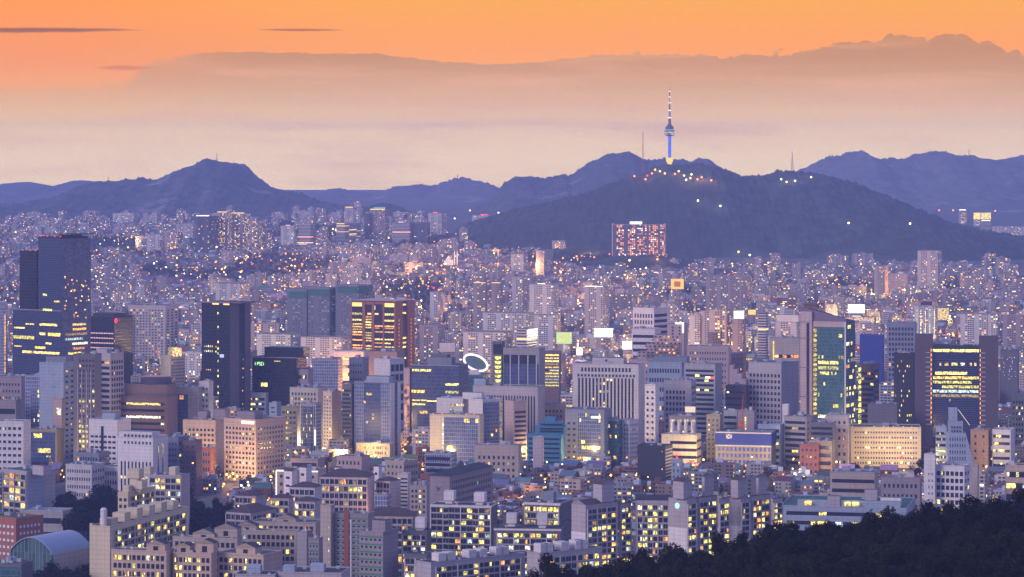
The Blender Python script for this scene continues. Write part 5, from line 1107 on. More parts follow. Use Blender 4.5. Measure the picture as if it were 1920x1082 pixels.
# mosque
def mosque():
    D = ybase_to_D(497); s = D / F; z0 = ground(D)
    c = P(846, 497, D); c.z = z0
    r = thing('mosque', 'small white floodlit mosque with dome and two minarets', 'mosque', c); WM = lit('mosque_white', (1, .90, .75), (1, .9, .75), .75, .1)
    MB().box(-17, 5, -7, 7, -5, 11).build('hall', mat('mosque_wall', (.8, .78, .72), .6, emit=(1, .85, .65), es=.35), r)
    m = MB(); m.lathe([(5.5, 11), (5.8, 13), (5.2, 16), (3.6, 18.6), (1.4, 20), (.2, 22)], 16, 0, -6, 0); m.build('dome', MATS['mosque_wall'], r, True)
    for x in (8, 14):
        m = MB(); m.lathe([(1.5, -5), (1.4, 22), (2.0, 22.5), (2.0, 24), (1.2, 24.2), (1.2, 30), (.1, 34)], 10, 0, x, 2); m.build('minaret', MATS['mosque_wall'], r, True)
    FOOT.append((c.x, c.y, 24, 12, 0)); SEEN.append((826, 860, 466, 497, D)); REFS.append((845, 480, 'the white mosque'))
mosque()
for i, (xl, xm, xr, yt, lb) in enumerate([(537, 575, 600, 545, 'leftmost dark tower of green netted building site'), (556, 618, 640, 541, 'middle dark tower of green netted building site'), (628, 672, 697, 536, 'tallest dark tower of green netted building site')]):
    b = far(lb, xl, xm, xr, yt, 662 + i, 24, 'p_net', prot=.9, name='unfinished_tower', cat='building site', ref='the green netted towers' if i == 1 else None)
    pbox(b, 'green_netting', xl + 4, xm - 2, yt + 2, yt + 14, mat('green_net', (.035, .12, .125), .8), .6); face_box(b, 'S', 'green_netting', -b.d * .45, b.d * .45, b.h - 14 * b.s, b.h - 2 * b.s, MATS['green_net'], .6)
b = far('small tower with bright blue sheeting beside netted towers', 672, 690, 702, 549, 662, 24, 'p_net', name='unfinished_tower', cat='building site'); pbox(b, 'blue_netting', 673, 689, 551, 561, wall('net'), .6)
for row in [
 ('pale lilac twin flats with lit roof edge left of pair', 887, 910, 914, 532, 640, GOLD), ('pale lilac twin flats with lit roof edge right of pair', 921, 938, 943, 532, 640, GOLD),
 ('broad mauve flats with bright roof sign', 993, 1036, 1048, 534, 642, WHITEL), ('mauve flats with round roof lamp', 1096, 1130, 1144, 539, 640, WHITEL), ('tall flats behind broad mauve flats', 960, 980, 990, 520, 630, None),
 ('grey slab flats left of lit twin flats', 806, 822, 830, 548, 615, None), ('lit grid flats with red roof line', 467, 524, 533, 608, 668, None),
 ('white slab flats behind black office', 480, 545, 560, 628, 690, None), ('long white slab flats before netted towers', 562, 640, 655, 634, 695, None), ('white flats with gabled roof line', 403, 450, 465, 532, 600, None),
 ('pale flats right of red brick tower', 786, 822, 834, 612, 690, None), ('white frame flats with blue glazing', 905, 990, 1002, 588, 665, None), ('second white frame flats with blue glazing', 1002, 1040, 1052, 592, 668, None),
 ('long white slab flats behind ring office', 868, 945, 962, 624, 700, None), ('white banded office left of yellow billboard', 968, 988, 1008, 618, 700, None), ('tall lone apartment slab below the green hill', 1722, 1758, 1772, 471, 548, None),
 ('flats before tall lone slab', 1640, 1660, 1668, 500, 560, None), ('grid flats near right hand trees', 1804, 1870, 1880, 590, 660, None), ('long grid flats at right edge', 1882, 1924, 1930, 592, 662, None),
 ('pale flats with many orange floors', 1325, 1400, 1412, 520, 610, None), ('flats on far slope before hotel', 958, 982, 990, 477, 512, None), ('slender far tower beside slope flats', 1005, 1020, 1038, 470, 520, None), ('small orange lit flats below hill', 1035, 1058, 1062, 452, 478, None),
 ('pale office tower with tall plain front', 1240, 1262, 1272, 570, 680, None), ('cream tower with lit window columns under billboard', 1331, 1362, 1373, 582, 705, None), ('tall plain beige tower', 1374, 1392, 1400, 600, 705, None),
 ('blue tinted tower with white light line', 1293, 1312, 1316, 592, 700, None), ('mauve tower speckled with red lights', 1312, 1330, 1333, 584, 700, None), ('dark cube office before cream tower', 1327, 1352, 1357, 623, 705, None),
 ('white banded office with blue glass end', 1421, 1436, 1442, 587, 690, None), ('office with grey sign box on roof', 1455, 1495, 1502, 605, 700, None), ('slim striped tower with white vertical lines', 1716, 1755, 1760, 574, 650, None)]:
    lb, xl, xm, xr, yt, yb, tp = row
    w = 'p_net' if 'blue' in lb and 'white' not in lb else 'p_rib' if 'banded' in lb else random.choice(('p_lil', 'p_wht', 'p_mau')) if 'white' not in lb else 'p_wht'
    if 'lit' in lb and 'twin' not in lb: w = 'p_lit'
    if 'dark' in lb: w = 'p_drk'
    b = far(lb, xl, xm, xr, yt, yb, 20, w, tp, prot=.85, **(AP2 if 'flats' in lb or 'slab' in lb else dict(name='office_tower')))
    if 'white vertical' in lb:
        for x in (1721, 1728, 1736, 1744, 1752): pbox(b, 'light_strip', x - .5, x + .5, 580, 640, WHI, .6)
        xbox(b, 'roof_drum', 1728, 1746, 566, 574, 4, 10, wall('drk'))
    if 'sign box' in lb: xbox(b, 'sign_box', 1457, 1497, 591, 604, 1, 6, wall('wht'))
# far downtown on the left, between the mountains
for row in [
 ('dark blue far tower with lit roof bar', 366, 392, 406, 406, 478, 'p_drk', WHITEL), ('tall twin far flats glowing orange left of pair', 406, 426, 434, 399, 475, 'p_lit', GOLD), ('tall twin far flats glowing orange right of pair', 434, 458, 466, 401, 474, 'p_lit', GOLD),
 ('far flats with salmon roof line', 467, 484, 490, 418, 470, 'p_lit', AMBER), ('far white office with pink roof sign', 526, 552, 560, 424, 462, 'p_wht', PINKL), ('far lilac office right of pink sign', 556, 582, 590, 421, 462, 'p_rib', None),
 ('far slender tower with burning orange crown', 664, 676, 679, 380, 432, 'p_lil', AMBER), ('far tower with orange crown beside slender one', 646, 662, 667, 390, 440, 'p_lil', GOLD), ('far office with white wall and dark bands', 630, 646, 672, 421, 460, 'p_rib', GOLD),
 ('tall far tower with green roof crown', 693, 722, 728, 394, 456, 'p_mau', GOLD), ('dark slab joined to green crowned tower', 683, 693, 695, 400, 456, 'p_drk', None), ('far broad office with horizontal bands', 735, 768, 772, 418, 458, 'p_rib', PINKL),
 ('far dark purple office block', 768, 802, 806, 417, 458, 'p_drk', None), ('far pale office with dark roof box', 803, 828, 838, 400, 440, 'p_wht', REDL), ('far white hospital block with red roof lamps', 885, 930, 938, 404, 424, 'p_wht', REDL),
 ('far flats at foot of left mountain', 210, 250, 262, 400, 420, 'p_wht', None), ('distant lit flats left of dark blue tower', 308, 330, 340, 436, 470, 'p_lit', None), ('distant pale flats cluster', 275, 300, 306, 440, 475, 'p_wht', None), ('distant far flats with pale roofs', 330, 362, 366, 420, 452, 'p_lil', None),
 ('far right twin towers with glowing gold crown left of pair', 1826, 1838, 1840, 399, 424, 'p_wht', None), ('far right twin towers with glowing gold crown right of pair', 1844, 1853, 1855, 399, 424, 'p_wht', None), ('far banded office under gold crowns', 1840, 1858, 1863, 415, 436, 'p_rib', WHITEL), ('far long white shed near right edge', 1863, 1925, 1930, 425, 443, 'p_wht', None), ('far lit office beside hill foot', 1798, 1812, 1816, 395, 420, 'p_lit', WHITEL)]:
    lb, xl, xm, xr, yt, yb, w, tp = row
    b = far(lb, xl, xm, xr, yt, yb, 16, w, tp, prot=.9, **(AP2 if 'flats' in lb else dict(name='office_tower')))
    if 'gold crown' in lb: pbox(b, 'gold_crown', xl, xm, 399, 411, LIT[0], 1)
    if 'green roof' in lb: xbox(b, 'green_crown', 700, 721, 389, 391, 4, 4, GREENT)
# billboards
def board(label, xl, xr, yt, yb, D, m, post=True, power=0):
    s = D / F; a, b_ = P(xl, yb, D), P(xr, yt, D); r = thing('billboard', label, 'billboard', ((a.x + b_.x) / 2, D, a.z), 0)
    w, h = (b_.x - a.x) / 2, b_.z - a.z
    MB().box(-w, w, -.3, .6, 0, h, bottom=True).build('panel', m, r); MB().box(-w - .5, w + .5, .6, 1.1, -.5, h + .5, bottom=True).build('frame', wall('dgr'), r)
    gz = ground(D)
    m_ = MB(); m_.box(-w * .8, w * .8, .6, 9, gz - a.z, -.8); m_.build('support_building', [CUR['p_mau'], roofm('grey')], r) if post else None
    if power:
        L = bpy.data.lights.new('board_light', 'AREA'); L.shape = 'RECTANGLE'; L.size = 2 * w; L.size_y = h; L.energy = power; L.color = (1, .9, .7)
        e = add('board_light', L, r); e.location = (0, -1.5, h / 2); e.rotation_euler = (math.radians(-90), 0, 0)
    SEEN.append((xl, xr, yt - 2, yb + 6, D)); FOOT.append((r.location.x, D + 5, w + 2, 8, 0))
HOT = glow('board_white', (1, .92, .78), 3.0)
def pictures(m):
    # a lit advertisement: blurred blocks of colour
    t = NT(m.node_tree); e = [n for n in m.node_tree.nodes if n.type == 'EMISSION'][0]; vo = t.n('TexVoronoi'); vo.inputs['Scale'].default_value = .22
    t.put(vo.inputs['Vector'], t.n('TexCoord').outputs['Object']); c = t.mix(.28, e.inputs[0].default_value[:3], vo.outputs['Color']); t.put(e.inputs[0], c)
pictures(HOT); 
board('large glaring white billboard over shopping street', 1114, 1149, 616, 632, 4400, HOT, power=60000); board('square glaring white billboard beside pink hotel', 1167, 1187, 640, 655, 4200, HOT, power=60000)
board('small glaring white billboard left of vented office', 1081, 1092, 652, 666, 4250, HOT, power=60000); board('yellow green billboard with white glow', 1043, 1072, 623, 645, 4400, glow('board_lime', (.85, .95, .22), 1.2)); pictures(MATS['board_lime'])
board('white billboard on beige tower roof', 1376, 1395, 583, 598, 4900, HOT, power=60000); board('small amber billboard right of white one', 1403, 1417, 581, 590, 5100, glow('board_amber', (1, .65, .15), 1.5))
board('wide white billboard beside curving lit road', 1590, 1621, 571, 587, 5200, HOT, power=60000); board('warm lit billboard building near crane', 1758, 1779, 578, 600, 5300, lit('board_gold', (1, .7, .25), (1, .7, .25), 2.0))
board('orange lit cube sign below hill', 1258, 1282, 523, 542, 6300, glow('board_orange', (1, .5, .08), 1.8)); MB().box(-6.5, 6.5, -.8, -.35, 4.5, 15.5, bottom=True).build('inner_panel', glow('board_inner', (.75, .28, .03), .8), [o for o in COL.objects if o.get('label', '') == 'orange lit cube sign below hill'][0]); board('pale unlit billboard behind ring office', 824, 853, 643, 660, 4300, wall('wht'))

# hilltop tower
def hill_z(px, D):
    return None
def broadcast_tower():
    D = 8780.0; s = D / F; base = P(1255.5, 322, D); zb = base.z - 6
    zz = lambda y: P(0, y, D).z - zb
    r = thing('broadcast_tower', 'tall blue lit tower with observation decks and antenna on hilltop', 'tower', (base.x, D, zb))
    R = lambda px: px * s
    LB = bpy.data.materials.new('blue_floodlit_shaft'); LB.use_nodes = True; t_ = NT(LB.node_tree); bs = LB.node_tree.nodes['Principled BSDF']; bs.inputs['Base Color'].default_value = (.10, .10, .14, 1)
    bs.inputs['Emission Color'].default_value = (.015, .13, 1.0, 1); bs.inputs['Emission Strength'].default_value = 1.0; LB.cycles.emission_sampling = 'NONE'
    MB().lathe([(R(8), 0), (R(8), zz(320)), (R(7), zz(319.6)), (R(7), zz(318))], 20).build('base_building', [mat('tower_base', (.5, .48, .5), .6)], r)
    MB().lathe([(R(4.2), zz(318)), (R(4.2), zz(304)), (R(6.2), zz(303.5)), (R(6.2), zz(297)), (R(4.4), zz(296))], 16).build('lit_plinth', glow('plinth_light', (1.0, .62, .06), 1.9), r)
    MB().lathe([(R(3.0), zz(296)), (R(2.9), zz(255))], 16).build('shaft', LB, r, True)
    MB().lathe([(R(3), zz(255.5)), (R(8.5), zz(253.5)), (R(10), zz(250)), (R(10), zz(245)), (R(8), zz(244.5))], 20).build('observation_deck', mat('deck_dark', (.08, .09, .12), .4), r)
    for y in (251.5, 248): MB().lathe([(R(10.2), zz(y + .9)), (R(10.2), zz(y - .9))], 20).build('deck_light', lit('deck_glow', (1, .75, .45), (1, .7, .4), 1.5, .12), r)
    MB().lathe([(R(7.6), zz(244.6)), (R(7.6), zz(237)), (R(5), zz(236)), (R(3.5), zz(233))], 20).build('upper_deck', MATS['deck_dark'], r)
    MB().lathe([(R(7.8), zz(244.5)), (R(7.8), zz(242.5))], 20).build('deck_light', glow('cyan_light', (.2, .6, .8), 1.0), r)
    prof = [(2.8, 233, 221), (2.2, 221, 207), (1.5, 206, 193), (.9, 192, 182), (.9, 180, 171)]
    for i, (rad, ya, yb) in enumerate(prof):
        MB().lathe([(R(rad), zz(ya)), (R(rad * .9), zz(yb))], 8).build('antenna', mat(('antenna_red', 'antenna_white')[i % 2], ((.26, .10, .07), (.4, .36, .36))[i % 2], .6), r)
        MB().lathe([(R(rad + .8), zz(yb + .5)), (R(rad + .8), zz(yb - .5))], 8).build('antenna_lamp', WHITEL, r)
    MB().tube((0, 0, zz(171)), (0, 0, zz(161)), R(.35), 5, 0, R(.15)).build('antenna_tip', MATS['antenna_red'], r)
    SEEN.append((1240, 1270, 160, 325, D)); REFS.append((1255, 240, 'the hilltop tower'))
broadcast_tower()
def mast(label, px, yt, yb, D, wpx, lamps=True):
    s = D / F; b0 = P(px, yb, D); h = (yb - yt) * s; r = thing('lattice_mast', label, 'radio mast', b0)
    m = MB(); w0, w1 = wpx * s, .5 * s; n = 12
    f = lambda k: w0 + (w1 - w0) * min(1, (k / n) * 1.3)
    for sx, sy in ((-1, -1), (1, -1), (1, 1), (-1, 1)):
        for k in range(n): m.tube((sx * f(k) / 2, sy * f(k) / 2, h * k / n), (sx * f(k + 1) / 2, sy * f(k + 1) / 2, h * (k + 1) / n), .22 * s + .1, 4)
    for k in range(n):
        a_, c_ = f(k) / 2, f(k + 1) / 2; z0, z1 = h * k / n, h * (k + 1) / n
        m.tube((-a_, -a_, z0), (c_, -c_, z1), .12 * s, 4); m.tube((a_, -a_, z0), (-c_, -c_, z1), .12 * s, 4)
    m.build('lattice', mat('mast_red', (.30, .12, .12), .6), r)
    if lamps:
        for z in (.45, .98): MB().lathe([(.1, h * z - s * .5), (.7 * s, h * z), (.1, h * z + s * .5)], 8).build('warning_light', REDL, r)
mast('tall red lattice mast left of hilltop tower', 1205.5, 246, 330, 8760, 5); mast('red lattice mast on right shoulder of green hill', 1485.5, 284, 329, 8790, 5)
mast('faint thin mast on left mountain top', 406.5, 288, 303, 11200, 2, False); mast('tiny twin mast on left ridge', 203, 331, 346, 11200, 2, False); mast('faint mast on distant middle hill', 858, 326, 338, 14600, 2, False); mast('thin pole on right mountain ridge', 1817, 280, 296, 12900, 1.2, False)
# tower cranes
def crane(label, px, yt, yb, D, jib=((6, -22), (-9, -4)), red='crane_red'):
    s = D / F; b0 = P(px, yb, D); b0.z = ground(D); h = P(0, yt, D).z - b0.z; r = thing('tower_crane', label, 'crane', b0); cm = mat(red, (.34, .07, .06), .6)
    m = MB(); w = 1.1
    for sx, sy in ((-1, -1), (1, -1), (1, 1), (-1, 1)): m.tube((sx * w, sy * w, 0), (sx * w, sy * w, h), .3, 4)
    for k in range(int(h / 3)): m.tube((-w, -w, k * 3), (w, -w, k * 3 + 3), .16, 4); m.tube((w, w, k * 3), (w, -w, k * 3 + 3), .16, 4)
    m.build('mast', cm, r)
    MB().box(-2.4, 2.4, -2, 2, h, h + 3).build('cab', cm, r)
    m = MB(); e = Vector((jib[0][0] * s, 0, h + 3 - jib[0][1] * s)); c0 = Vector((0, 0, h + 3))
    m.tube(c0 + Vector((0, -.8, 0)), e, .4, 4, 0, .2); m.tube(c0 + Vector((0, .8, 0)), e, .4, 4, 0, .2); m.build('jib', cm, r)
    m = MB(); q = Vector((jib[1][0] * s, 0, h + 3 - jib[1][1] * s)); m.tube(c0, q, .6, 4); m.box(q.x - 2, q.x + 2, -1.4, 1.4, q.z - 3, q.z + .5); m.tube(q + Vector((0, 0, 1)), e, .12, 4); m.build('counter_jib', cm, r)
crane('red tower crane with raised jib beside striped tower', 1697, 583, 720, 4700, ((10, -22), (-7, -8)))
crane('red tower crane before the blue netted site', 1391.5, 800, 880, 2920, ((2, -52), (-4, -2)))
for b in BLD: flush_rest(b)
# ---------------------------------------------------------------- the rest of the city: filled in from district to district
rng = random.Random(11)
S_ = np.array(SEEN); FT = np.array([(f[0], f[1], f[2], f[3], f[4]) for f in FOOT])
TINT = [((.56, .52, .50), 'white'), ((.38, .35, .36), 'grey'), ((.46, .39, .33), 'beige'), ((.26, .11, .08), 'red brick'), ((.20, .15, .14), 'brown'), ((.29, .31, .37), 'blue grey'), ((.48, .37, .33), 'pinkish'), ((.16, .15, .18), 'dark grey'), ((.42, .38, .42), 'lilac')]
RTINT = [((.22, .22, .25), 'grey'), ((.09, .17, .13), 'green'), ((.40, .40, .45), 'pale'), ((.12, .08, .08), 'brown'), ((.12, .20, .30), 'blue'), ((.30, .12, .09), 'red')]
def sx_of(x, y): return CX + x / y * F
def free(x, y, w, d, h, tall):
    dx, dy = x - FT[:, 0], y - FT[:, 1]; c, s = np.cos(FT[:, 4]), np.sin(FT[:, 4]); r = .6 * max(w, d)
    if np.any((np.abs(dx * c + dy * s) < FT[:, 2] + r) & (np.abs(-dx * s + dy * c) < FT[:, 3] + r)): return False
    p = sx_of(x, y); hw = w * .6 / y * F; yt = HY + (CAMZ - ground(y) - h) * F / y
    return not np.any((S_[:, 4] > y) & (p + hw > S_[:, 0]) & (p - hw < S_[:, 1]) & (yt < S_[:, 3]))
def hillside(x, y):
    """no houses on the wooded slopes"""
    p = sx_of(x, y)
    foot = np.interp(p, [780, 850, 950, 1100, 1250, 1500, 1800, 1930], [9800, 8600, 7900, 7620, 7350, 7200, 7200, 7000])
    if 800 < p < 1990 and y > foot: return True
    if p < 800 and y > 9800 + rng.uniform(-300, 600): return True
    return y > 11000
PARK = [(90, 225, 905, 1010), (345, 445, 925, 1010), (50, 210, 1010, 1120)]
def in_park(x, y):
    p = sx_of(x, y); yb = HY + (CAMZ - ground(y)) * F / y
    return any(a - 5 < p < b and c < yb < d for a, b, c, d in PARK)
cells = []
y = 1980.0
while y < 10600:
    step = 21.0 if y < 4500 else 25.0
    n = int(y * .36 / step)
    for i in range(n):
        x = (i - n / 2 + .5) * step * (1) + rng.uniform(-3, 3); yy = y + rng.uniform(-4, 4)
        if abs(sx_of(x, yy) - 960) > 1000: continue
        cells.append((x, yy, step))
    y += step * (1.15 if y < 3500 else 1.3 if y < 6000 else 1.7)
def make_box(m, x, y, z, w, d, h, rot, tint, rt, seed, shed=True, gable=False):
    c, s = math.cos(rot), math.sin(rot)
    T = lambda a, b: (x + a * c - b * s, y + a * s + b * c)
    poly = [T(-w / 2, -d / 2), T(w / 2, -d / 2), T(w / 2, d / 2), T(-w / 2, d / 2)]
    m.cc = tint; m.prism(poly, z - 4, z + h, 0, 1, top=False, u0=seed * 1000.0 + 500)
    m.cc = rt
    if gable:
        r0, r1 = T(-w / 2, 0), T(w / 2, 0); zr = z + h + d * .28; A, B_, C_, D_2 = [(*p, z + h) for p in poly]; E, G = (*r0, zr), (*r1, zr)
        m.face([A, B_, G, E], 1); m.face([C_, D_2, E, G], 1); m.cc = tint; m.face([B_, C_, G], 1); m.face([D_2, A, E], 1)
    else:
        m.face([(*p, z + h - .5) for p in poly], 1)
        if shed:
            sw, sd, a, b = w * rng.uniform(.2, .4), d * rng.uniform(.25, .45), w * rng.uniform(-.2, .2), d * rng.uniform(-.1, .25)
            m.cc = tint if rng.random() < .6 else (.40, .44, .52); m.prism([T(a - sw / 2, b - sd / 2), T(a + sw / 2, b - sd / 2), T(a + sw / 2, b + sd / 2), T(a - sw / 2, b + sd / 2)], z + h - .5, z + h + rng.uniform(2, 3.6), 1, 1)
    m.cc = m.cc or tint
TINTM = bpy.data.materials.new('tinted_plaster'); TINTM.use_nodes = True
_t = NT(TINTM.node_tree); _a = _t.n('VertexColor'); _a.layer_name = 'tint'; _n = _t.n('VectorMath', operation='SCALE'); _t.put(_n.inputs[0], _a.outputs[0])
_t.put(_n.inputs['Scale'], _t.m('ADD', .6, _t.m('MULTIPLY', _t.noise(_t.n('TexCoord').outputs['Object'], .25, 4, .65), .8))); _t.put(TINTM.node_tree.nodes['Principled BSDF'].inputs['Base Color'], _n.outputs[0]); TINTM.node_tree.nodes['Principled BSDF'].inputs['Roughness'].default_value = .8
FM = [CUR['p_fill'], TINTM]
picks = []; woods = []
for (x, y, st) in cells:
    if hillside(x, y) or in_park(x, y): continue
    p = sx_of(x, y); yb = HY + (CAMZ - ground(y)) * F / y
    if p > 1000 and y < 1.0 * np.interp(p, [1000, 1200, 1470, 1920], [2050, 2200, 2330, 2520]): continue
    if rng.random() < .10: continue
    wood = mnoise.noise(Vector((x / 420, y / 620, 21))) + .5 * mnoise.noise(Vector((x / 150, y / 240, 4)))
    if y > 5400 and wood > (.27 if y < 7000 else .14):
        woods.append((x, y)); continue
    if rng.random() < .06 and y < 5400: woods.append((x, y)); continue
    q = rng.random(); district = .5 + .5 * mnoise.noise(Vector((x / 260, y / 420, 5)))
    tallp = (.30 if 2900 < y < 5600 else .10) * (1.5 if district > .55 else .5)
    if y > 7200: tallp = .13 if p < 860 else .03
    kinds = []
    if q < tallp: kinds.append(('mid', rng.uniform(.7, .95) * st, rng.uniform(.6, .9) * st, rng.choice((16, 20, 24, 30, 36, 44)) * (1 if y < 7200 else 1.1)))
    elif q < tallp * 1.3 and y > 3600: kinds.append(('slab', st * 1.9, 12.0, rng.choice((30, 36, 42))))
    kinds.append(('low', rng.uniform(.55, .85) * st, rng.uniform(.5, .8) * st, rng.choice((6.5, 9.5, 9.5, 12.5, 15.5))))
    for kd, w, d, h in kinds:
        if free(x, y, w, d, h, kd != 'low'): picks.append((kd, x, y, w, d, h, district)); break
# size in the picture decides which become things of their own
def rel(p, py):
    j = min(range(len(REFS)), key=lambda k: (REFS[k][0] - p) ** 2 + 2.0 * (REFS[k][1] - py) ** 2)
    dx, dy = p - REFS[j][0], py - REFS[j][1]
    pre = ('left of', 'right of')[dx > 0] if abs(dx) > abs(dy) * 1.2 else ('before', 'behind')[dy < 0]
    return pre + ' ' + REFS[j][2]
ORD = ['', 'second ', 'third ', 'fourth ', 'fifth ', 'sixth ', 'seventh ', 'eighth ', 'ninth ', 'tenth ']
LAB = {}
NAMES = {'low': ('house', 'house', 'low houses in the dense quarters'), 'mid': ('shop_building', 'building', 'mid rise blocks among the houses'), 'slab': ('apartment_slab', 'apartment block', 'plain apartment slabs in the far city')}
LIMIT = {'low': 290, 'mid': 230, 'slab': 60}
vis = [p for p in picks if 0 <= sx_of(p[1], p[2]) <= 1920]
stuffm = {k: MB() for k in NAMES}; seed = 0
order = {k: sorted([i for i, q in enumerate(picks) if q[0] == k and 2 < sx_of(q[1], q[2]) < 1918], key=lambda i: picks[i][2]) for k in NAMES}
single = {i for k in NAMES for i in order[k][:LIMIT[k]]}
for i in sorted(range(len(picks)), key=lambda i: picks[i][2]):
    kd, x, y, w, d, h, dist = picks[i]; seed += 1
    rot = math.radians(-18 + 30 * mnoise.noise(Vector((x / 500, y / 700, 9))) + (0 if rng.random() < .8 else rng.uniform(-25, 25)))
    ti = rng.choices(range(9), (2, 3, 3, 5 if kd == 'low' else 1, 3, 2, 2, 3 if kd == 'low' else 1, 2))[0]; ri = rng.choices(range(6), (6, 3 if y < 4000 else 1.5, 3, 2, 1.2, .6 if kd == 'low' else 0))[0]
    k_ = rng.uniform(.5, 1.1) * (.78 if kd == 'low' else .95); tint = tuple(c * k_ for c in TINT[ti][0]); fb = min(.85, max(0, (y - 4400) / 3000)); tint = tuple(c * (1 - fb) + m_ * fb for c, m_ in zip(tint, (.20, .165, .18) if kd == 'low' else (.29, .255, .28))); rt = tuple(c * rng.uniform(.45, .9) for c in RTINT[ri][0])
    gab = kd == 'low' and rng.random() < .22
    z = ground(y)
    if i not in single:
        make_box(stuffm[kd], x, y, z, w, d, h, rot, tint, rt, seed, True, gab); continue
    nm, cat, grp = NAMES[kd]; p = sx_of(x, y); py = HY + (CAMZ - z - h) * F / y
    fl = max(2, round(h / 3.1)); base = f"{TINT[ti][1]} {fl} storey {'slab' if kd == 'slab' else 'house' if kd == 'low' else 'block'} with {RTINT[ri][1]} {'pitched' if gab else 'flat'} roof"
    key = base + ' ' + rel(p, py); n = LAB.get(key, 0); LAB[key] = n + 1
    lab = (ORD[min(n, 9)] + key) if n else key
    r = thing(nm, ' '.join(lab.split()[:16]), cat, (x, y, z), rot, grp)
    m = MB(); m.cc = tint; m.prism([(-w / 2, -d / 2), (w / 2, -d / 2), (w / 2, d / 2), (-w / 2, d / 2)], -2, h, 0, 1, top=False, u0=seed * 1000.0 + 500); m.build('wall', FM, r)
    m = MB(); m.cc = rt
    if gab: m.gable(-w / 2, w / 2, -d / 2, d / 2, h, h + d * .28, 1, 1, 'x', .3)
    else:
        m.box(-w / 2 + .3, w / 2 - .3, -d / 2 + .3, d / 2 - .3, h - .4, h - .1, 1, 1); m.cc = tint
        for a in ((-w / 2, w / 2, -d / 2, -d / 2 + .3), (-w / 2, w / 2, d / 2 - .3, d / 2), (-w / 2, -w / 2 + .3, -d / 2 + .3, d / 2 - .3), (w / 2 - .3, w / 2, -d / 2 + .3, d / 2 - .3)): m.box(*a, h, h + .8, 1, 1)
    m.build('roof', FM, r)
    if not gab:
        for _ in range(rng.choice((1, 1, 2))):
            m = MB(); m.cc = tint if rng.random() < .5 else (.36, .42, .55); sw, sd, a, b_ = w * rng.uniform(.18, .38), d * rng.uniform(.2, .4), w * rng.uniform(-.25, .25), d * rng.uniform(-.15, .25); m.box(a - sw / 2, a + sw / 2, b_ - sd / 2, b_ + sd / 2, h - .1, h + rng.uniform(1.6, 3.4), 1, 1); m.build('rooftop_shed', FM, r)
        if rng.random() < .35:
            m = MB(); m.cc = (.30, .38, .55) if rng.random() < .5 else (.5, .4, .16); q = rng.uniform(.8, 1.3); m.lathe([(q, h), (q, h + 2 * q), (.2, h + 2.4 * q)], 10, 1, rng.uniform(-.3, .3) * w, rng.uniform(-.3, .3) * d); m.build('water_tank', FM, r)
for k, lbl in (('low', 'house_field'), ('mid', 'block_field'), ('slab', 'slab_field')):
    o = stuffm[k].build(lbl, FM); o['kind'] = 'stuff'
    tag(o, {'low': 'sea of tiny low houses filling the far quarters', 'mid': 'small mid rise blocks scattered through the far city', 'slab': 'rows of small far apartment slabs'}[k], 'building')
    o['kind'] = 'stuff'
print('fill', len(picks), {k: len(v) for k, v in order.items()})
# ---------------------------------------------------------------- trees, near forest, street lights
trng = random.Random(5)
LEAF = []
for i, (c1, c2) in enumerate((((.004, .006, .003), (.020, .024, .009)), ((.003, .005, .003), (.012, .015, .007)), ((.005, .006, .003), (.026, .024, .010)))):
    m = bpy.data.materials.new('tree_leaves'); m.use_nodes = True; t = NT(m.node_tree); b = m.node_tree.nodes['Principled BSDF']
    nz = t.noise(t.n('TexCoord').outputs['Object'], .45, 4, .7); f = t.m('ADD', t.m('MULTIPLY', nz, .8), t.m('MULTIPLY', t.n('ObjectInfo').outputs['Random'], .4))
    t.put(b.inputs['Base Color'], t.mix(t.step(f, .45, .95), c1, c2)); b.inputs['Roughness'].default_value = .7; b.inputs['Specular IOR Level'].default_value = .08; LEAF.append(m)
BARK = mat('bark', (.06, .045, .035), .9)
def crown_mesh(r, h, n, seed):
    """many leaf clumps spread through lobes of the crown"""
    q = random.Random(seed); m = MB(); lobes = []
    for k in range(9):
        a = q.uniform(0, 6.28); rr = r * q.uniform(.15, .62); lobes.append((rr * math.cos(a), rr * math.sin(a), h * q.uniform(.45, .82), r * q.uniform(.34, .55)))
    lobes.append((0, 0, h * .84, r * .45))
    for _ in range(n):
        lx, ly, lz, lr = q.choice(lobes); d = Vector((q.gauss(0, 1), q.gauss(0, 1), q.gauss(0, .8))).normalized(); c = Vector((lx, ly, lz)) + d * lr * q.uniform(.65, 1.05)
        s = q.uniform(.28, .6); nrm = (d + Vector((q.uniform(-.6, .6), q.uniform(-.6, .6), q.uniform(-.2, .8)))).normalized(); a = nrm.orthogonal().normalized(); b = nrm.cross(a); th = q.uniform(0, 3.1)
        a, b = a * math.cos(th) + b * math.sin(th), b * math.cos(th) - a * math.sin(th)
        m.face([c - a * s, c - b * s * .6 + nrm * .1, c + a * s, c + b * s * .7 + nrm * .12])
    return m
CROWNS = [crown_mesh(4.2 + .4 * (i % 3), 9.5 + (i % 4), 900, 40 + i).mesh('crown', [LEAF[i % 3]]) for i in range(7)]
def trunk_mesh(i):
    m = MB(); h = 5.5; m.tube((0, 0, -1), (.2, .1, h), .35, 7, 0, .2); q = random.Random(i)
    for k in range(4): a = q.uniform(0, 6.28); m.tube((.15, .08, h * .75), (2.2 * math.cos(a), 2.2 * math.sin(a), h + q.uniform(1, 2.6)), .16, 5, 0, .06)
    return m.mesh('trunk', [BARK])
TRUNKS = [trunk_mesh(i) for i in range(3)]
ntree = 0
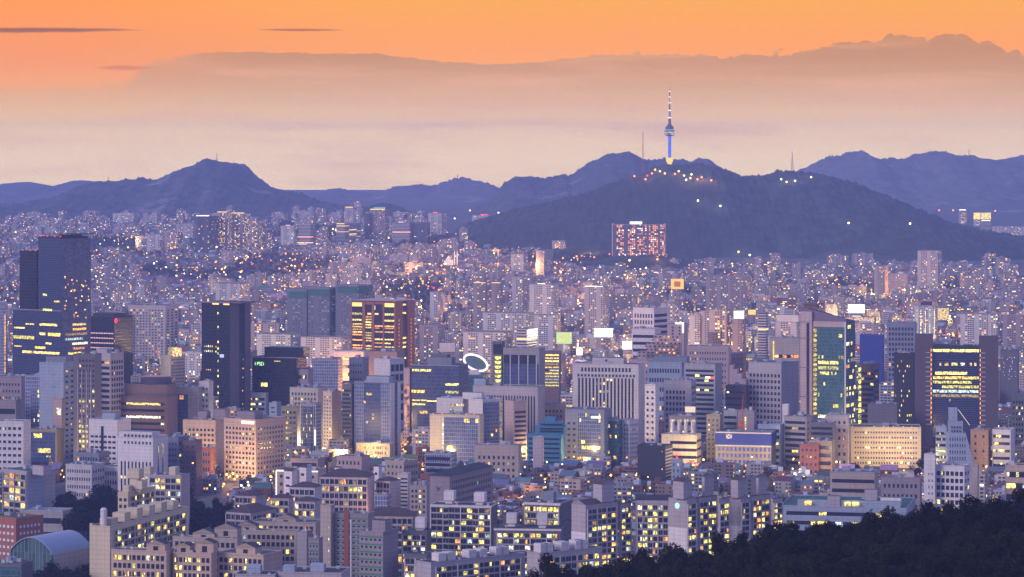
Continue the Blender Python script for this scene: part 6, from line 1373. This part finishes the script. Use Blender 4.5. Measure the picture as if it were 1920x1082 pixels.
def tree(x, y, z, s, lab, grp, nm='tree'):
    global ntree; ntree += 1
    r = thing(nm, lab, 'tree', (x, y, z), trng.uniform(0, 6.28), grp); r.scale = (s, s, s * trng.uniform(.85, 1.15))
    add('trunk', trng.choice(TRUNKS), r); add('crown', trng.choice(CROWNS), r)
# near hill, lower right
def hill_h(x, y):
    """height of the near wooded hill; falls away to the left and behind"""
    p = sx_of(x, max(y, 300)); crest = np.interp(p, [900, 1000, 1050, 1120, 1200, 1300, 1400, 1480, 1560, 1640, 1720, 1800, 1860, 1920, 2100], [1100, 1082, 1080, 1077, 1066, 1046, 1028, 1007, 998, 986, 976, 966, 958, 954, 942])
    D0 = 1180.0; zc = CAMZ - (crest - HY) / F * D0 - 5
    t_ = (y - D0)
    if t_ > 0: return zc * max(0, 1 - (t_ / 260) ** 1.5)
    return zc + (-t_) * .035 - ((-t_) / 300) ** 2 * 20 
def near_hill():
    V, Fc = [], []; xs = np.linspace(-90, 520, 84); ys = np.linspace(720, 1450, 60)
    for y in ys:
        for x in xs: V.append((x, y, hill_h(x, y) + fbm(x, y, 40, 3) * 1.6 - (3 if hill_h(x, y) < 2 else 0)))
    n = len(xs)
    for j in range(len(ys) - 1):
        for i in range(n - 1): Fc.append((j * n + i, j * n + i + 1, (j + 1) * n + i + 1, (j + 1) * n + i))
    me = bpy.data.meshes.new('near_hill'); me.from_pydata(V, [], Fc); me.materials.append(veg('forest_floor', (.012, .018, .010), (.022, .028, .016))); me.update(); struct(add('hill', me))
near_hill()
spots = []
for _ in range(60000):
    if len(spots) >= 640: break
    y = trng.uniform(820, 1240); p = trng.uniform(1000, 1945); x = (p - CX) / F * y
    z = hill_h(x, y); py = HY + (CAMZ - z) / y * F
    if py > 1110 or py < 900 or z < 5: continue
    if all((x - a) ** 2 + ((y - b) * .55) ** 2 > 15 for a, b, c in spots): spots.append((x, y, z))
spots.sort(key=lambda q: HY + (CAMZ - q[2]) / q[1] * F)
kinds = ('round dark', 'broad dark', 'ragged dark')
fm = MB()
for i, (x, y, z) in enumerate(spots):
    s = trng.choice((.45, .55, .65, .8, 1.0)) * trng.uniform(.85, 1.15)
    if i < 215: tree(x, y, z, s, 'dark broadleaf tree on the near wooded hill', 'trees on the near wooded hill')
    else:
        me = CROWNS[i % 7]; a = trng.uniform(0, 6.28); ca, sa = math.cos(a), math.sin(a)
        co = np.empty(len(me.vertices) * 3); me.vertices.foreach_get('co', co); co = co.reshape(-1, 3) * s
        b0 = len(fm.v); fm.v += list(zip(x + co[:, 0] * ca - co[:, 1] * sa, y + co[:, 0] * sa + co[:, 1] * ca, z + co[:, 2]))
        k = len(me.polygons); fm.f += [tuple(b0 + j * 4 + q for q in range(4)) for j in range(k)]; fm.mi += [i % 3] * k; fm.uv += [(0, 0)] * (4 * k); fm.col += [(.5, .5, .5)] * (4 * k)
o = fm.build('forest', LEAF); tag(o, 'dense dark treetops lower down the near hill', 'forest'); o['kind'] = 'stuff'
# clumps of trees among the far houses
small = [crown_mesh(4.5, 9, 150, 90 + i) for i in range(4)]
fm = MB()
for x, y in woods:
    for _ in range(2 if y > 5400 else 1):
        me = trng.choice(small); a = trng.uniform(0, 6.28); ca, sa = math.cos(a), math.sin(a); s = trng.uniform(1.0, 1.7); X, Y = x + trng.uniform(-9, 9), y + trng.uniform(-9, 9); z = ground(Y) - 1
        b0 = len(fm.v); fm.v += [(X + (p[0] * ca - p[1] * sa) * s * 1.2, Y + (p[0] * sa + p[1] * ca) * s * 1.2, z + p[2] * s) for p in me.v]
        fm.f += [tuple(b0 + q for q in f) for f in me.f]; k = len(me.f); fm.mi += [trng.randrange(3)] * k; fm.uv += [(0, 0)] * (4 * k); fm.col += [(.5, .5, .5)] * (4 * k)
o = fm.build('woodland', LEAF); tag(o, 'dark wooded patches between the far houses', 'woodland'); o['kind'] = 'stuff'; print('woods', len(woods))
# park trees
def park(px0, px1, py0, py1, n, lab, grp, s0=1.0):
    done = []
    for _ in range(4000):
        if len(done) >= n: break
        p, q = trng.uniform(px0, px1), trng.uniform(py0, py1); D = ybase_to_D(q); x = (p - CX) / F * D
        dx, dy = x - FT[:, 0], D - FT[:, 1]; c, s = np.cos(FT[:, 4]), np.sin(FT[:, 4])
        if np.any((np.abs(dx * c + dy * s) < FT[:, 2] + 1) & (np.abs(-dx * s + dy * c) < FT[:, 3] + 1)): continue
        if all((x - a) ** 2 + ((D - b) * .35) ** 2 > 22 for a, b in done):
            done.append((x, D)); tree(x, D, ground(D) - .5, s0 * trng.uniform(.9, 1.4), lab, grp)
park(100, 222, 958, 1022, 40, 'dark park tree between lilac flats and cream slabs', 'trees in the park by the cream slabs', 1.75)
park(346, 446, 968, 1040, 26, 'dark park tree between cream slab and beige flats', 'trees in the park before the beige flats', 1.75)
park(56, 205, 1108, 1150, 16, 'dark tree before the barrel roofed sports hall', 'trees before the sports hall', 1.9)
park(1600, 1760, 850, 905, 8, 'dark tree between the long cream slab and the car park', 'trees behind the car park', 1.1)
park(1815, 1850, 640, 660, 3, 'dark tree clump before right hand grid flats', 'trees before the grid flats', 2.2)

# street lights
lrng = random.Random(3)
LAMPM = {'w': glow('lamp_white', (1, .86, .50), 5), 'o': glow('lamp_orange', (1, .30, .04), 4.5), 'y': glow('lamp_yellow', (1, .60, .12), 5), 'r': glow('lamp_red', (1, .05, .05), 4)}
POLE = mat('lamp_pole', (.12, .12, .14), .6, var=0)
LM = {}
def lamp_mesh(k, r):
    r = round(r, 1)
    if (k, r) not in LM:
        LM[(k, r)] = MB().lathe([(.05, -r), (.8 * r, -.6 * r), (r, 0), (.8 * r, .6 * r), (.05, r)], 8).mesh('lamp_head', [LAMPM[k]])
    return LM[(k, r)]
PM = MB().tube((0, 0, 0), (0, 0, 8), .12, 5, 0, .08).mesh('pole', [POLE])
nl = [0]; LD = {}; LC = {'w': (1, .85, .6), 'o': (1, .40, .10), 'y': (1, .66, .25), 'r': (1, .1, .1)}
def lamp(x, y, z, k, lab, grp, r=None, power=0):
    nl[0] += 1
    o = thing('street_lamp', lab, 'street lamp', (x, y, z), 0, grp); add('pole', PM, o); h = add('lamp_head', lamp_mesh(k, r or (.55 + y * .00021)), o); h.location = (0, 0, 8.3)
    if power:
        key = (k, power)
        if key not in LD:
            LD[key] = bpy.data.lights.new('lamp_light', 'POINT'); LD[key].energy = power; LD[key].shadow_soft_size = 1.0; LD[key].color = LC[k]
        e = add('lamp_light', LD[key], o); e.location = (0, 0, 11 + y / 500)
WORD = {'w': 'white', 'o': 'orange', 'y': 'yellow', 'r': 'red'}
# along the curving lit road on the right
road = [(1760, 640), (1720, 618), (1690, 600), (1650, 590), (1610, 577), (1590, 568), (1620, 556), (1680, 548), (1725, 546)]
def road_strip(name, pts, wid, m):
    W_ = [P(px, py, ybase_to_D(py)) for px, py in pts]; W_ = [Vector((w.x, w.y, ground(w.y) + .3)) for w in W_]; out = []
    for i in range(len(W_)):
        d = (W_[min(i + 1, len(W_) - 1)] - W_[max(i - 1, 0)]); d.z = 0; d.normalize(); n = Vector((-d.y, d.x, 0)) * wid / 2; out.append((W_[i] - n, W_[i] + n))
    m_ = MB()
    for (a, b), (c, d) in zip(out, out[1:]): m_.face([a, c, d, b]); 
    struct(m_.build(name, m)); return W_
ASPH = mat('asphalt', (.06, .06, .065), .8, streak=False)
WR = road_strip('road', road, 60, ASPH)
def along(W_, n, off, k, lab, grp):
    seg = [(W_[i + 1] - W_[i]).length for i in range(len(W_) - 1)]; L = sum(seg)
    for j in range(n):
        d = L * (j + .5) / n; i = 0
        while d > seg[i] and i < len(seg) - 1: d -= seg[i]; i += 1
        q = W_[i].lerp(W_[i + 1], d / seg[i]); t_ = (W_[i + 1] - W_[i]).normalized(); lamp(q.x - t_.y * off, q.y + t_.x * off, q.z, k, lab, grp)
along(WR, 30, 26, 'y', 'yellow street lamp on far side of the curving lit road', 'lamps on the far side of the curving road')
along(WR, 30, -26, 'y', 'yellow street lamp on near side of the curving lit road', 'lamps on the near side of the curving road')
# lamps in the far hillside quarter and scattered streets
def scatter(n, px, py, ks, lab, grp, r=None):
    for _ in range(n):
        p, q = lrng.uniform(*px), lrng.uniform(*py); D = ybase_to_D(q); k = lrng.choice(ks); lamp((p - CX) / F * D, D, ground(D) + lrng.uniform(3, 13), k, WORD[k] + lab, grp + ' ' + WORD[k], r)
scatter(20, (470, 1150), (470, 600), 'ooyw', ' street lamp in the hillside quarter around the mosque', 'hillside lamps')
scatter(10, (170, 480), (425, 560), 'yywo', ' street lamp in the far left quarter below the mountain', 'far left lamps')
scatter(14, (1430, 1915), (505, 585), 'yyow', ' street lamp in the quarter at the foot of the green hill', 'hill foot lamps')
scatter(8, (1050, 1440), (500, 600), 'ooyw', ' street lamp between the far flats and the green hill', 'middle lamps')
scatter(10, (700, 1920), (650, 720), 'wyoy', ' street lamp in the crowded office quarter', 'office quarter lamps')
scatter(10, (1690, 1915), (388, 432), 'oywo', ' street lamp in the valley behind the green hill', 'valley lamps')
scatter(6, (560, 960), (400, 425), 'yow', ' street lamp far off below the middle mountains', 'far valley lamps')
# the countless small lights of the far streets: one mesh
def sea_of_lights(name, zones, lab):
    mb = MB(); ks = 'oywr'
    for n, px, py, w in zones:
        for _ in range(n):
            p, q = lrng.uniform(*px), lrng.uniform(*py); D = ybase_to_D(q) * lrng.uniform(.97, 1.03); X = (p - CX) / F * D
            if hillside(X, D) or (mnoise.noise(Vector((p / 60, q / 22, 2))) < -.12): continue
            r = (.3 + D * .00020) * lrng.choice((.6, .7, .8, 1.0, 1.35)); z = ground(D) + lrng.uniform(5, 15); k = lrng.choices(range(4), w)[0]
            mb.lathe([(.05, z - r), (r, z), (.05, z + r)], 6, k, X, D)
    o = mb.build(name, [LAMPM[k] for k in ks]); tag(o, lab, 'street lights'); o['kind'] = 'stuff'
sea_of_lights('street_lights', [(924, (470, 1150), (462, 600), (6, 3, 1, .3)), (506, (0, 480), (420, 560), (3, 4, 2, .3)), (572, (1150, 1920), (500, 600), (4, 4, 2, .3)), (572, (640, 1500), (590, 700), (5, 4, 3, .4)), (308, (0, 640), (560, 700), (4, 4, 2, .3)), (352, (1500, 1920), (590, 720), (5, 4, 2, .4)), (264, (560, 900), (400, 465), (3, 4, 2, .5)), (132, (1690, 1915), (385, 430), (4, 3, 2, 1)), (484, (300, 1900), (830, 960), (2, 4, 2, .3))], 'countless small amber lights along the far streets')
# raised road on the far side of the office quarter
for pts, wid in (([(1000, 601), (1090, 600), (1180, 599), (1245, 601)], 24), ([(325, 598), (375, 597)], 22), ([(462, 603), (540, 602)], 22)):
    D = ybase_to_D(pts[0][1] + 22); V_ = [P(x, y, D) for x, y in pts]; m_ = MB()
    m_.box(V_[0].x, V_[-1].x, D, D + wid, V_[0].z - 2, V_[0].z, 0); m_.box(V_[0].x, V_[-1].x, D - .4, D, V_[0].z - 2.4, V_[0].z + 1.4, 0)
    for i in range(int((V_[-1].x - V_[0].x) / 40) + 1): m_.box(V_[0].x + i * 40, V_[0].x + i * 40 + 3, D + 8, D + 14, 0, V_[0].z - 2, 0)
    r_ = m_.build('raised_road', wall('gry')); struct(r_)
    n = max(2, int((V_[-1].x - V_[0].x) / 22))
    for i in range(n): lamp(V_[0].x + (i + .5) * (V_[-1].x - V_[0].x) / n, D + 1.5, V_[0].z - 4, 'o', 'added orange lamp along the raised road ' + ('beyond the office quarter' if pts[0][0] > 900 else 'left of the black tower' if pts[0][0] < 400 else 'right of the black tower'), 'raised road lamps ' + str(pts[0][0]).replace('1000', 'centre').replace('325', 'west').replace('462', 'mid'), .9, 9000)  # lamp rows added in place of traffic light trails on the decks
# lamps on the hills
from mathutils.bvhtree import BVHTree
HTREES = [BVHTree.FromPolygons(v, f) for v, f in HILLS[-4:]]
def hill_lamp(px, py, D, k, lab, r=1.6, power=0):
    # stands on the slope: found by looking along the ray to the hill
    o = Vector((0, 0, CAMZ)); d = (P(px, py, 1000.0) - o).normalized()
    hits = [h for h in (t.ray_cast(o, d) for t in HTREES) if h[0] is not None]
    if not hits: return
    q = min(hits, key=lambda h: h[3])[0]; lamp(q.x, q.y - 14, q.z - 5.5, k, lab, None, r, power)
for px, py, k, lab in [(1189, 332, 'o', 'bright orange lamp left of the hilltop mast'), (1210, 338, 'o', 'orange lamp under the hilltop mast'), (1213, 331, 'r', 'red lamp beside the hilltop mast'), (1228, 320, 'y', 'yellow lamp left of tower plinth'), (1237, 323, 'y', 'yellow lamp near tower plinth'), (1272, 323, 'y', 'yellow lamp right of tower plinth'), (1296, 329, 'w', 'white lamp on hilltop right of tower'), (1315, 334, 'o', 'orange lamp on path below tower'), (1333, 340, 'o', 'dim orange lamp far down hilltop path'), (1294, 336, 'y', 'yellow lamp on path below tower'), (1464, 338, 'w', 'bright white lamp on right hill shoulder'), (1474, 343, 'y', 'yellow lamp on right hill shoulder'), (1520, 334, 'w', 'small white lamp right of hill mast'), (1222, 327, 'o', 'orange lamp on terrace left of the tower'), (1246, 327, 'y', 'yellow lamp at the foot of the tower'), (1265, 328, 'o', 'orange lamp at right foot of the tower'), (1282, 331, 'y', 'yellow lamp on slope right of the tower'), (1307, 338, 'o', 'orange lamp low on the tower path'), (1286, 339, 'w', 'white lamp low below the tower'), (1490, 341, 'w', 'white lamp below the right hill mast'), (1308, 378, 'w', 'white lamp alone midway on the green hill'), (1350, 388, 'w', 'faint white lamp right of midway lamp'), (1590, 420, 'w', 'white lamp low on right flank of the green hill'), (1705, 421, 'w', 'white lamp on right tail of the green hill'), (1384, 474, 'y', 'yellow lamp at wooded foot of the green hill'), (1405, 480, 'w', 'white lamp at wooded foot of the green hill'), (1232, 488, 'o', 'orange lamp below the orange windowed hotel'), (1180, 490, 'y', 'yellow lamp below the orange windowed hotel')]:
    hill_lamp(px, py, 0, k, lab, 2.6, 60000 if k in 'or' else 15000)

# lamps that light the streets and walls around them
for px, py, k, w in [(500, 900, 'y', 1), (447, 899, 'y', 1), (425, 907, 'y', .7), (475, 910, 'y', .8), (508, 912, 'y', .3), (375, 894, 'y', 1), (380, 880, 'y', 1), (610, 858, 'y', 1), (575, 860, 'w', 1.5), (640, 850, 'y', 1), (810, 893, 'y', 1.5), (1000, 880, 'y', 1), (1085, 884, 'y', 1), (1200, 872, 'y', 2), (1260, 880, 'y', 1.5), (1300, 890, 'y', 1.5), (1345, 890, 'y', 1),
    (1440, 890, 'y', 1), (1500, 898, 'y', .4), (1630, 884, 'y', 1.1), (1690, 884, 'y', 1.1), (1560, 900, 'o', 1), (1600, 850, 'y', 1), (1850, 892, 'y', .8), (1740, 890, 'y', .8), (655, 764, 'o', 7), (745, 766, 'o', 7), (788, 745, 'o', 9), (700, 770, 'o', 6), (1030, 740, 'o', 1.5), (760, 850, 'o', 1.5), (690, 868, 'y', 1), (230, 885, 'y', 1), (150, 890, 'y', 1), (330, 880, 'y', 1),  # strong orange ones by the brick tower: unseen floodlights added to warm its piers
    (1120, 720, 'y', 3), (1180, 705, 'w', 3), (1060, 700, 'w', 3), (1250, 720, 'o', 3), (1330, 715, 'o', 2), (1400, 720, 'y', 3), (1290, 660, 'y', 4), (1380, 650, 'y', 4), (1450, 660, 'o', 3), (1620, 640, 'y', 6), (1680, 610, 'y', 6), (1640, 570, 'y', 6), (1700, 560, 'o', 6), (1560, 620, 'y', 4), (1800, 640, 'o', 5),
    (780, 640, 'o', 4), (860, 600, 'o', 2.5), (930, 570, 'o', 2.5), (1060, 570, 'o', 2.5), (1100, 590, 'o', 2.5), (720, 560, 'o', 2.5), (620, 500, 'o', 3), (560, 520, 'o', 3), (820, 520, 'o', 3), (1000, 520, 'o', 3), (640, 480, 'y', 3), (450, 620, 'o', 2), (350, 640, 'o', 2), (240, 470, 'y', 3), (860, 480, 'y', 2.5), (980, 950, 'o', .6), (700, 1010, 'o', .6), (470, 1000, 'o', .5)]:
    D = ybase_to_D(py); lamp((px - CX) / F * D, D, ground(D), k, WORD[k] + ' lamp flooding the walls around it with light', 'flooding street lamps ' + WORD[k], None, w * (34000 if py > 760 else 66000))
for o in [o for o in COL.objects if o.type == 'EMPTY']: pass

for n, px, py, ks, w in ((26, (640, 1500), (560, 740), 'ooyy', 3), (16, (1480, 1915), (540, 720), 'ooyy', 3), (12, (30, 640), (560, 720), 'oyy', 2.5), (22, (480, 1150), (480, 570), 'oooy', 3.2), (16, (300, 1880), (840, 930), 'yyow', 1.2)):
    for _ in range(n):
        p, q = lrng.uniform(*px), lrng.uniform(*py); D = ybase_to_D(q); k = lrng.choice(ks); x = (p - CX) / F * D
        if np.any((np.abs(x - FT[:, 0]) < FT[:, 2] + 22) & (np.abs(D - FT[:, 1]) < FT[:, 3] + 22)): continue
        lamp(x, D, ground(D), k, WORD[k] + ' lamp flooding the walls around it with light', 'flooding street lamps ' + WORD[k], None, w * 40000)
